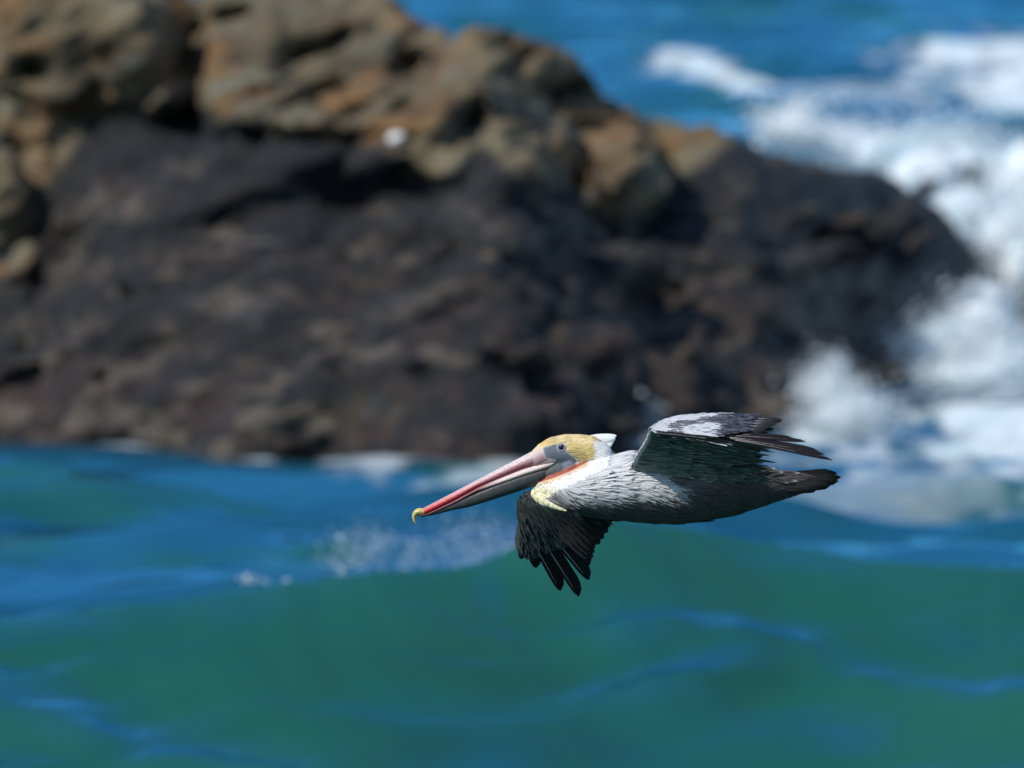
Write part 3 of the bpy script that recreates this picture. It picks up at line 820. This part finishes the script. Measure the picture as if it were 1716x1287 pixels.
# ---- contour feathers of the trunk
pxb, pyb = Vb[:, 0] / PS + 1050, 830 - Vb[:, 2] / PS
edge = np.interp(pxb, [900, 920, 944, 975, 1000, 1017, 1030], [846, 834, 820, 806, 795, 783, 742])
bnd = np.interp(pxb, [893, 905, 920, 935, 949, 960], [810, 827, 838, 846, 852, 870])
cand = np.where((pyb > edge) & (pxb > 918) & (pxb < 1350) & ((pxb > 960) | (pyb < bnd)))[0]
rng.shuffle(cand)
grid, sel = {}, []
for i in cand:
    v = Vb[i]; key = (int(v[0] // .012), int(v[1] // .007), int(v[2] // .0065))
    if key in grid: continue
    grid[key] = 1; sel.append(i)
bag = Bag()
for i in sel:
    px, py = pxb[i], pyb[i]
    v, n = Vb[i], Nb[i]
    ang = np.interp(px, [920, 980, 1050, 1120, 1300], [-30, 4, -6, -16, 8]) + np.interp(py, [770, 800, 830, 870], [14, 4, -10, 2]) + rng.normal(0, 4.5) + 9 * noise(px * .05, py * .05, 0, 12)
    if px > 1180: ang = np.interp(py, [780, 860], [-8, 14]) + rng.normal(0, 6)
    t = np.array([math.cos(R(ang)), 0, math.sin(R(ang))])
    if n[1] > 0.2: pass
    t = t - n * (t @ n); t /= np.linalg.norm(t)
    bel = np.interp(px, [900, 925, 950, 975, 1000, 1040, 1100, 1130, 1180, 1240, 1330], [829, 830, 836, 842, 841, 834, 834, 831, 815, 800, 790]) + rng.normal(0, 3.5)
    silver = (1 - sstep(-20, 9, py - bel)) ** 0.8
    silver *= 1 - 0.88 * sstep(-6, 10, px - np.interp(py, [760, 772, 790, 802, 814, 835], [1040, 1058, 1082, 1104, 1128, 1140]))  # silver cut off past the wing's shadow line, shadow painted into feathers
    lt = np.array((0.70, 0.70, 0.70)) * rng.uniform(0.75, 1.1); dk = np.array((0.13, 0.133, 0.14))
    bl = np.array((0.060, 0.053, 0.049)) * rng.uniform(0.7, 1.35); bd = np.array((0.055, 0.050, 0.047))
    mid = lt * silver + bl * (1 - silver); ed = dk * silver + bd * (1 - silver)
    Lf = rng.uniform(.040, .062)
    feather(bag, v - t * 0.006 + n * 0.0005, v + t * Lf + n * rng.uniform(.0030, .0060), n, rng.uniform(.0062, .0092), (ed, mid, mid * 0.9), nl=4, nw=3, camber=0.16, round_=0.5, base_w=0.5, th=0.0003)
tag(bag.build('body_feathers', M_FEATH, pel), kind='stuff')

# short head and neck feathers
hm = np.where((pxb < 1016) & (pyb < edge + 4) & (pxb > 893))[0]
for pl in (FACE, REDST, BILLB, POUCHB, POUCHC):
    hm = hm[~inside(pxb[hm], pyb[hm], pl)]
rng.shuffle(hm)
grid, bag = {}, Bag()
hc = plumage(Vb)
for i in hm:
    v, n = Vb[i], Nb[i]; key = tuple((v // .0062).astype(int))
    if key in grid: continue
    grid[key] = 1
    ang = np.interp(pxb[i], [905, 960, 1000], [18, -8, -35]) if pyb[i] < 775 else np.interp(pxb[i], [895, 1000], [-55, -20])
    ang += rng.normal(0, 8)
    t = np.array([math.cos(R(ang)), 0, math.sin(R(ang))]); t = t - n * (t @ n); t /= np.linalg.norm(t)
    c = hc[i] * rng.uniform(.86, 1.10)
    feather(bag, v - t * .003, v + t * rng.uniform(.009, .014) + n * rng.uniform(.0008, .0020), n, rng.uniform(.0030, .0046), (c * .90, c, c), nl=3, nw=2, camber=0.12, round_=0.6, th=0.0002)
tag(bag.build('head_feathers', M_FEATH, pel), kind='stuff')

# rump tufts with pale edges
for (x, y, x2, y2, dp, w) in [(1238, 782, 1272, 779, -.075, .018), (1250, 790, 1288, 786, -.07, .016), (1262, 786, 1299, 785, -.06, .018), (1282, 796, 1312, 791, -.055, .014), (1290, 800, 1322, 809, -.06, .016), (1296, 806, 1336, 806, -.055, .014), (1300, 792, 1340, 793, -.035, .014)]:
    feather_obj('rump_feather', pel, B(x, y, dp), B(x2, y2, dp + .01), (0.1, -0.75, 0.65), w, ((0.10, 0.10, 0.10), (0.03, 0.03, 0.032), (0.42, 0.40, 0.38)), round_=0.45, camber=0.2)

# nape crest
for i in range(22):
    u = i / 21
    x, y = np.interp(u, [0, 1], [984, 1000]), np.interp(u, [0, 1], [736, 768])
    x2, y2 = np.interp(u, [0, .25, .6, 1], [1034, 1027, 1021, 1016]), np.interp(u, [0, .25, .6, 1], [730, 741, 758, 779])
    dp = 0.018 * math.sin(i * 2.4) * (0.3 + 0.7 * u)
    feather_obj('crest_feather', pel, B(x, y, dp), B(x2 + rng.normal(0, .8), y2, dp * 0.5), (0, -1, 0.25), .026, ((0.76, 0.78, 0.78), (0.74, 0.75, 0.73), (0.80, 0.82, 0.82)), round_=0.9, camber=0.1, base_w=0.8)

# eyes
for sgn in (-1, 1):
    hit = bvh.ray_cast(Vector(B(941, 750, sgn * 0.3)), Vector((0, -sgn, 0)))
    c = np.array(hit[0]) + np.array([0, -sgn * 0.0035, 0])
    bg = Bag(); ball(bg, c, (5.0 * PS, 5.0 * PS * 0.8, 5.0 * PS), 3)
    e = bg.build('eye', M_EYE, pel)
    V_, F_ = [], []          # eyelid ring
    for i in range(28):
        for j in range(6):
            a_, b_ = i / 28 * 2 * np.pi, j / 6 * 2 * np.pi
            rr = (5.6 + 1.1 * math.cos(b_)) * PS
            V_.append(c + np.array([rr * math.cos(a_), -(-sgn) * (0.0055 + 0.0016 * math.sin(b_)), rr * math.sin(a_)]))
            F_.append([i * 6 + j, i * 6 + (j + 1) % 6, ((i + 1) % 28) * 6 + (j + 1) % 6, ((i + 1) % 28) * 6 + j])
    mesh_obj('eyelid', V_, F_, M_BODY, e, np.tile((0.32, 0.30, 0.36), (len(V_), 1)))

# ---- bill
def bill_loft(name, parent, rows, colf, n=20, flat=1.0):
    """rows: (px, top, bottom, half width m); squarish rounded sections"""
    th = np.linspace(0, 2 * np.pi, n, endpoint=False)
    V, F, C = [], [], []
    for x, a, b, w in rows:
        for q in th:
            sy = np.sign(math.cos(q)) * abs(math.cos(q)) ** 0.8
            sz = np.sign(math.sin(q)) * abs(math.sin(q)) ** 0.8
            V.append(B(x, (a + b) / 2 - sz * (b - a) / 2, sy * w * (1 - 0.35 * max(sz, 0) * flat)))
            C.append(colf(x, (1 - sz) / 2))
    m = len(rows)
    for i in range(m - 1):
        for j in range(n):
            k = (j + 1) % n
            F.append([i * n + j, i * n + k, (i + 1) * n + k, (i + 1) * n + j])
    F.append(list(range(n))[::-1]); F.append([(m - 1) * n + j for j in range(n)])
    return mesh_obj(name, V, F, M_BILL, parent, np.array(C))

def interp_rows(keys, step=4):
    k = np.array(sorted(keys)); xs = np.arange(k[0, 0], k[-1, 0] + 0.1, step)
    return [(x, *[np.interp(x, k[:, 0], k[:, i]) for i in (1, 2, 3)]) for x in xs]

def lerp3(t, cs):
    ts = np.linspace(0, 1, len(cs)); return np.array([np.interp(t, ts, [c[i] for c in cs]) for i in range(3)])
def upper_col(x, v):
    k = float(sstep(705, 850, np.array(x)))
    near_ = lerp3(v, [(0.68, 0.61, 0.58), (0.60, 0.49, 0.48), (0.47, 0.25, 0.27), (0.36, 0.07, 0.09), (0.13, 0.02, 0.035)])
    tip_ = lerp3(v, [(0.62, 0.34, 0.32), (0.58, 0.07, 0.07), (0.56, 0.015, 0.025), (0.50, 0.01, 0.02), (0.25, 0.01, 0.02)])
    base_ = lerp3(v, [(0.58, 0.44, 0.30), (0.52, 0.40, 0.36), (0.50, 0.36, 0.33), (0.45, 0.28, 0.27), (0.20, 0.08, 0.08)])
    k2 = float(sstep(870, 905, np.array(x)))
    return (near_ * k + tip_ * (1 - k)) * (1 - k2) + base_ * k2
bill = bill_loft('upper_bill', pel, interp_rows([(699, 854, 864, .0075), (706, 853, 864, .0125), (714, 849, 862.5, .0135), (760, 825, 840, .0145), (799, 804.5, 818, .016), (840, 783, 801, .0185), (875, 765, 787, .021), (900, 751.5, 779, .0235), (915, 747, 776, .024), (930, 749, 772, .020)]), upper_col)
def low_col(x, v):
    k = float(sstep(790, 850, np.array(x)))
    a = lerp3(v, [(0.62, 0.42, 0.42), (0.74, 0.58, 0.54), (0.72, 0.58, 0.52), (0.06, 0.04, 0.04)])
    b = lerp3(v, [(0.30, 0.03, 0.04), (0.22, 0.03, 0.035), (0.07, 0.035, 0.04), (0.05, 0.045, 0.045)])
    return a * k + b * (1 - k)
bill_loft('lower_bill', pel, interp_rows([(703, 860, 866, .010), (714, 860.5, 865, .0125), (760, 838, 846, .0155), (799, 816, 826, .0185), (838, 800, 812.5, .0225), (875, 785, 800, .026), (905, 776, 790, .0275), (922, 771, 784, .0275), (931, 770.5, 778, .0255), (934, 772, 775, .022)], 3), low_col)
def pouch_col(x, v):
    return lerp3(v, [(0.05, 0.048, 0.045), (0.11, 0.105, 0.09), (0.105, 0.105, 0.09), (0.07, 0.08, 0.08)]) * 0.42 * (0.9 + 0.1 * math.sin(x * 0.31))
bill_loft('throat_pouch', pel, interp_rows([(706, 862, 867, .006), (725, 856, 863.5, .0095), (759, 842, 855, .013), (786, 829, 850, .0155), (828, 811, 837, .020), (865, 797, 825, .0235), (891, 789, 816, .0255), (910, 784, 806, .026), (930, 779, 796, .022)]), pouch_col, flat=0.0)
bg = Bag()
NK = np.array([(709, 858, 6.0), (703, 857, 6.0), (698, 858.5, 5.2), (694.5, 862.5, 4.0), (693.5, 867, 3.2), (694.5, 872, 2.4), (696.5, 877, 1.2)])
for q in np.linspace(0, 6, 40):
    x, y, r = [np.interp(q, np.arange(7), NK[:, i]) for i in range(3)]
    ball(bg, B(x, y), (r * PS, r * PS * 1.35, r * PS), 2)
nail = bg.build('bill_nail', M_BILL, bill)
remesh(nail, 0.0012, 4)
cn = nail.data.color_attributes.new('Col', 'FLOAT_COLOR', 'POINT')
cn.data.foreach_set('color', np.tile((0.62, 0.48, 0.14, 1.0), len(nail.data.vertices)))

# ---- wings
UND = (0.05, 0.055, 0.052)
BLK, DRK = (0.014, 0.014, 0.017), (0.026, 0.026, 0.027)
GRN = (0.20, 0.215, 0.205)
SIL, SILD = (0.57, 0.585, 0.62), (0.20, 0.21, 0.25)
SHAFT = (0.42, 0.40, 0.36)

def patch(name, parent, rows, mat, colf, thick=0.008, sub=5):
    """thin lens-shaped limb/membrane from a grid of control points (rows of points)"""
    A = np.array(rows, float)
    def up(A, k):
        n = A.shape[0]; t = np.linspace(0, n - 1, (n - 1) * k + 1)
        i = np.clip(np.floor(t).astype(int), 0, n - 2); f = (t - i)
        g = lambda q: A[np.clip(q, 0, n - 1)]
        sh = (-1,) + (1,) * (A.ndim - 1); f = f.reshape(sh)
        p0, p1, p2, p3 = g(i - 1), g(i), g(i + 1), g(i + 2)
        return 0.5 * ((2 * p1) + (-p0 + p2) * f + (2 * p0 - 5 * p1 + 4 * p2 - p3) * f ** 2 + (-p0 + 3 * p1 - 3 * p2 + p3) * f ** 3)
    A = up(A, sub); A = np.swapaxes(up(np.swapaxes(A, 0, 1), sub), 0, 1)
    du = np.gradient(A, axis=0); dv = np.gradient(A, axis=1)
    N = np.cross(du, dv); N /= np.linalg.norm(N, axis=2, keepdims=True) + 1e-9
    nu, nv = A.shape[:2]
    v = np.linspace(0, 1, nv)
    prof = np.sqrt(np.clip(v / 0.12, 0, 1)) * (1 - v) ** 0.6 + 0.04
    tk = thick * prof[None, :, None] * np.linspace(1.0, 0.35, nu)[:, None, None]
    T = A + N * tk; Bt = A - N * tk
    id_ = np.arange(nu * nv).reshape(nu, nv)
    F = np.stack([id_[:-1, :-1], id_[1:, :-1], id_[1:, 1:], id_[:-1, 1:]], -1).reshape(-1, 4)
    bg = Bag()
    bg.add(T.reshape(-1, 3), F, colf(T.reshape(-1, 3), np.tile(v, nu))); bg.add(Bt.reshape(-1, 3), F[:, ::-1], colf(Bt.reshape(-1, 3), np.tile(v, nu)))
    rim = np.concatenate([id_[0, :], id_[1:, -1], id_[-1, ::-1][1:], id_[::-1, 0][1:]])
    m = nu * nv
    bg.F += [[int(rim[i]), int(rim[(i + 1) % len(rim)]), int(rim[(i + 1) % len(rim)] + m), int(rim[i] + m)] for i in range(len(rim) - 1)]
    return bg.build(name, mat, parent), A, N

dark = lambda V, v: np.tile(UND, (len(V), 1))
pale_edge = lambda V, v: np.where(((v < 0.02) & (V[:, 0] / PS + 1050 < 1096))[:, None], np.array(SIL) * 0.95, np.array(GRN) * np.where((V[:, 0] / PS + 1050 > 1096) & (v < .15), 0.3, 1.0)[:, None])

# near (left) wing: arm rises toward the camera, hand droops and sweeps back
near_rows = [
    [B(1050, 800, -.085), B(1110, 800, -.10), B(1190, 802, -.10), B(1262, 800, -.085)],
    [B(1058, 781, -.11), B(1115, 780, -.14), B(1190, 783, -.14), B(1265, 784, -.12)],
    [B(1070, 757, -.20), B(1125, 752, -.22), B(1195, 755, -.22), B(1262, 760, -.20)],
    [B(1082, 736, -.31), B(1130, 727, -.32), B(1200, 728, -.32), B(1262, 731, -.30)],
    [B(1088, 721, -.42), B(1120, 704, -.42), B(1190, 700, -.41), B(1255, 703, -.40)],
    [B(1097, 725, -.50), B(1138, 711, -.50), B(1190, 705, -.49), B(1240, 707, -.48)],
    [B(1130, 728, -.58), B(1163, 720, -.58), B(1195, 716, -.57), B(1230, 716, -.56)],
    [B(1175, 733, -.66), B(1195, 729, -.65), B(1212, 726, -.64), B(1232, 724, -.63)],
]
wingN, AN, NN = patch('near_wing', pel, near_rows, M_FEATH, pale_edge, 0.011)
wingN.name = 'wing'
wingN['label'] = 'raised near wing, dark underneath with a silver upper edge'

# secondaries, seen from below
for i in range(15):
    u = i / 14
    bx, by, bd = np.interp(u, [0, .5, 1], [1150, 1165, 1180]), np.interp(u, [0, .5, 1], [795, 752, 704]), np.interp(u, [0, .5, 1], [-.13, -.24, -.42])
    tx = np.interp(u, [0, .35, .7, 1], [1266, 1276, 1283, 1303]) + rng.normal(0, 2.5) - (3 if i % 2 else 0)
    ty = np.interp(u, [0, .5, 1], [783, 748, 703])
    feather_obj('secondary_feather', wingN, B(bx, by, bd), B(tx, ty, bd + .025), (0.05, 0.35, 0.95), .040, (BLK, DRK, (0.018, 0.017, 0.017)), a=0.4, round_=0.14, camber=0.06, bend=0.02,
                shaft=(.0012, (0.16, 0.15, 0.13), .9))
# inner hand feathers whose tips step down the oblique trailing edge
for i in range(6):
    u = i / 5
    b0 = B(np.interp(u, [0, 1], [1165, 1185]), np.interp(u, [0, 1], [702.5, 724]), np.interp(u, [0, 1], [-.45, -.60]))
    b1 = B(np.interp(u, [0, .5, 1], [1305, 1290, 1266]), np.interp(u, [0, .5, 1], [703, 712, 726]), np.interp(u, [0, 1], [-.47, -.64]))
    feather_obj('primary_feather', wingN, b0, b1, (0.0, -0.30, 0.95), .050, ((0.02, 0.02, 0.025), (0.055, 0.052, 0.06), (0.012, 0.012, 0.014)), a=0.45, round_=0.12, camber=0.08,
                shaft=(.0022, (0.55, 0.53, 0.50), .95))
# outer primaries
for i, (x, y, dp, w) in enumerate([(1318, 729, -.74, .034), (1338, 734, -.79, .034), (1357, 748, -.85, .034), (1368, 754, -.90, .032), (1379, 762, -.95, .030)]):
    feather_obj('primary_feather', wingN, B(1196 + 7 * i, 726 + 2.5 * i, -.61 - .022 * i), B(x, y, dp), (0.0, -0.42, 0.9), w, ((0.005, 0.005, 0.007), (0.018, 0.015, 0.017), (0.012, 0.012, 0.012)), a=0.35, round_=0.3, camber=0.06, bend=0.03,
                shaft=(.0011, (0.42, 0.40, 0.37), .95))
# upper coverts of the hand and arm crest (silver) and under coverts (dark)
bag_u, bag_l = Bag(), Bag()
def samp(A, u, v):
    x, y = u * (A.shape[0] - 1), v * (A.shape[1] - 1)
    i, j = min(int(x), A.shape[0] - 2), min(int(y), A.shape[1] - 2)
    f, g = x - i, y - j
    return (A[i, j] * (1 - g) + A[i, j + 1] * g) * (1 - f) + (A[i + 1, j] * (1 - g) + A[i + 1, j + 1] * g) * f
def sweep(u):
    k = float(sstep(0.6, 1.0, np.array(u)))
    t = np.array([1, -0.35 * k, -0.10 * k]) + rng.normal(0, 0.045, 3)
    return t / np.linalg.norm(t)
for q in range(1600):
    u, v = rng.uniform(0.44, 1), rng.uniform(0, 0.98)
    p, n = samp(AN, u, v), samp(NN, u, v); up = n if n[2] > 0 else -n
    t = sweep(u)
    px = p[0] / PS + 1050
    front = 1 - sstep(-14, 14, px - np.interp(u, [0.5, .6, .75, 1], [1222, 1195, 1160, 1180]) + rng.normal(0, 13))
    if u > .68 and px > 1116 and rng.random() < .8: front = min(front, 0.22)  # shaded strip below the wing crest, put into the covert colour
    if 1138 < px < 1184 and u > .80 and rng.random() < .85: front = 1.0  # sunlit peak of the coverts, painted as full silver
    c = np.array(SIL) * front * rng.uniform(.8, 1.1) + np.array((0.05, 0.05, 0.068)) * (1 - front) * rng.uniform(.5, 1.9)
    ed = c * 0.78 if front > .5 else c * 0.4
    L_ = rng.uniform(.030, .052)
    feather(bag_u, p + up * (.007 + .004 * (1 - v)), p + t * L_ + up * (.010 + .003 * rng.random()), up, rng.uniform(.012, .019), (ed, c, c * (1.0 if front > .5 else 1.6)), nl=4, nw=2, round_=0.45, camber=0.15, th=0.0003)
for q in range(1400):
    u, v = rng.uniform(0, .98), rng.uniform(0.0, 0.95)
    p, n = samp(AN, u, v), samp(NN, u, v); up = n if n[2] > 0 else -n
    t = sweep(u)
    c = np.array(GRN) * rng.uniform(.55, 1.35) * (1.25 - 0.85 * v); pale = 1.5 if rng.random() < .85 else 3.2
    L_ = rng.uniform(.035, .085)
    feather(bag_l, p - up * .008, p + t * L_ - up * (.010 + .004 * rng.random()) + np.array([0, 0, -0.006 * rng.random()]), up, rng.uniform(.007, .013), (c * .4, c, c * pale), nl=4, nw=2, round_=0.5, camber=-0.15, th=0.0003)
for q in range(160):   # pale leading edge of the arm
    u = rng.uniform(.10, .50); p, n = samp(AN, u, 0.0), samp(NN, u, 0.02)
    c = np.array(SIL) * rng.uniform(.75, 1.05)
    feather(bag_u, p + np.array([-.003, -.002, .001]) + rng.normal(0, .0012, 3), p + np.array([.018, .0, .006]) + rng.normal(0, .002, 3), np.array([-.5, -.2, .8]), .008, (c * .8, c, c), nl=3, nw=2, round_=0.5, camber=0.2, th=0.0003)
tag(bag_u.build('upper_coverts', M_FEATH, wingN), kind='stuff')
tag(bag_l.build('under_coverts', M_FEATH, wingN), kind='stuff')

# far (right) wing: reaches away from the camera and down
def fd(px, py): return .10 + .0028 * max(0, 980 - px) + .003 * max(0, py - 850)
FW = lambda x, y: B(x, y, fd(x, y))
far_rows = [
    [FW(985, 838), FW(1000, 848), FW(1018, 858), FW(1030, 865)],
    [FW(930, 828), FW(955, 848), FW(985, 866), FW(1010, 880)],
    [FW(894, 825), FW(920, 850), FW(950, 876), FW(985, 898)],
    [FW(873, 834), FW(898, 860), FW(925, 890), FW(962, 915)],
    [FW(867, 852), FW(885, 874), FW(905, 900), FW(935, 925)],
    [FW(869, 874), FW(880, 890), FW(893, 907), FW(912, 925)],
    [FW(865, 904), FW(871, 911), FW(879, 918), FW(890, 927)],
]
wingF, AF, NF = patch('wing', pel, far_rows, M_FEATH, dark, 0.008)
wingF['label'] = 'drooping far wing with spread black flight feathers'
for i, (bx, by, tx, ty, w, sd) in enumerate([
        (867, 902, 874, 943, .030, 0), (871, 898, 899, 958, .034, 0), (881, 890, 942, 996, .040, .02), (894, 885, 974, 1004, .040, .03),
        (908, 880, 990, 975, .040, .03), (918, 876, 990, 950, .040, .02)]):
    dp0, dp1 = fd(bx, by) + .006 * (5 - i), fd(tx, ty) + .006 * (5 - i)
    feather_obj('primary_feather', wingF, B(bx, by, dp0), B(tx, ty, dp1), (0.1, -0.95, -0.3), w, (BLK, (0.018, 0.017, 0.018), BLK), a=0.24, nl=10, round_=0.22, camber=0.05, side=-sd * 0.6,
                shaft=(.0032, SHAFT if i in (0, 2, 3, 4) else (0.05, 0.05, 0.05), .88))
for i, (bx, by, tx, ty) in enumerate([(922, 872, 995, 936), (930, 868, 997, 928), (938, 864, 998, 920), (946, 861, 1007, 912), (954, 858, 1013, 903), (962, 855, 1020, 892), (970, 852, 1024, 882), (980, 849, 1030, 872), (990, 846, 1036, 864)]):
    feather_obj('secondary_feather', wingF, B(bx, by, fd(bx, by) - .004 * i + .01), B(tx, ty, fd(tx, ty) * .8 - .004 * i + .03), (0.2, -0.95, -0.2), .042, (BLK, DRK, (0.02, 0.019, 0.018)), a=0.6, round_=0.18, camber=0.06,
                shaft=(.001, (0.05, 0.048, 0.045), .8))
bag_l, bag_u = Bag(), Bag()
for q in range(950):
    u, v = rng.uniform(0, 1), rng.uniform(0, .78)
    p, n = samp(AF, u, v), samp(NF, u, v); nrm = n if n[1] < 0 else -n
    d = np.array([np.interp(u, [0, .5, 1], [1, .75, .35]), 0.1, -np.interp(u, [0, .5, 1], [.35, .75, 1])]) + rng.normal(0, .09, 3); d /= np.linalg.norm(d)
    c = np.array((0.040, 0.044, 0.042)) * rng.uniform(.5, 1.4) * (1.25 - .6 * v)
    L_ = rng.uniform(.025, .05)
    feather(bag_l, p + nrm * .007, p + d * L_ + nrm * (.009 + .003 * rng.random()), nrm, rng.uniform(.008, .014), (c * .45, c, c * 1.5), nl=4, nw=2, round_=0.5, camber=0.15, th=0.0003)
for q in range(120):
    u = rng.uniform(.30, .80); v = rng.uniform(0, .04)
    p, n = samp(AF, u, v), samp(NF, u, v); nrm = n if n[1] < 0 else -n
    c = np.array(SIL) * rng.uniform(.25, .85) * (1.0 if u < .55 else .4)
    feather(bag_u, p - nrm * .003 + np.array([-.004, 0, .005]), p + np.array([.012, .01, -.004]), np.array([-.5, -.3, .8]), .010, (c * .6, c, c), nl=3, nw=2, round_=0.5, camber=0.15, th=0.0003)
tag(bag_l.build('under_coverts', M_FEATH, wingF), kind='stuff')
tag(bag_u.build('upper_coverts', M_FEATH, wingF), kind='stuff')

# ---- tail
for i, (tx, ty, dp) in enumerate([(1394, 791, .06), (1403, 793, .04), (1399, 797, .02), (1409, 799.5, -.005), (1402, 803, -.03), (1404, 806, -.04), (1386, 811, -.06), (1390, 813.5, -.065), (1368, 819, -.075)]):
    feather_obj('tail_feather', pel, B(1292, 800 + 2.8 * i, dp * .35), B(tx, ty, dp), (0.05, -0.85, -0.45), .028, ((0.045, 0.045, 0.045), (0.024, 0.024, 0.025), (0.014, 0.014, 0.014)), a=0.5, round_=0.16, camber=0.06,
                shaft=(.0016, (0.16, 0.16, 0.15), .9))
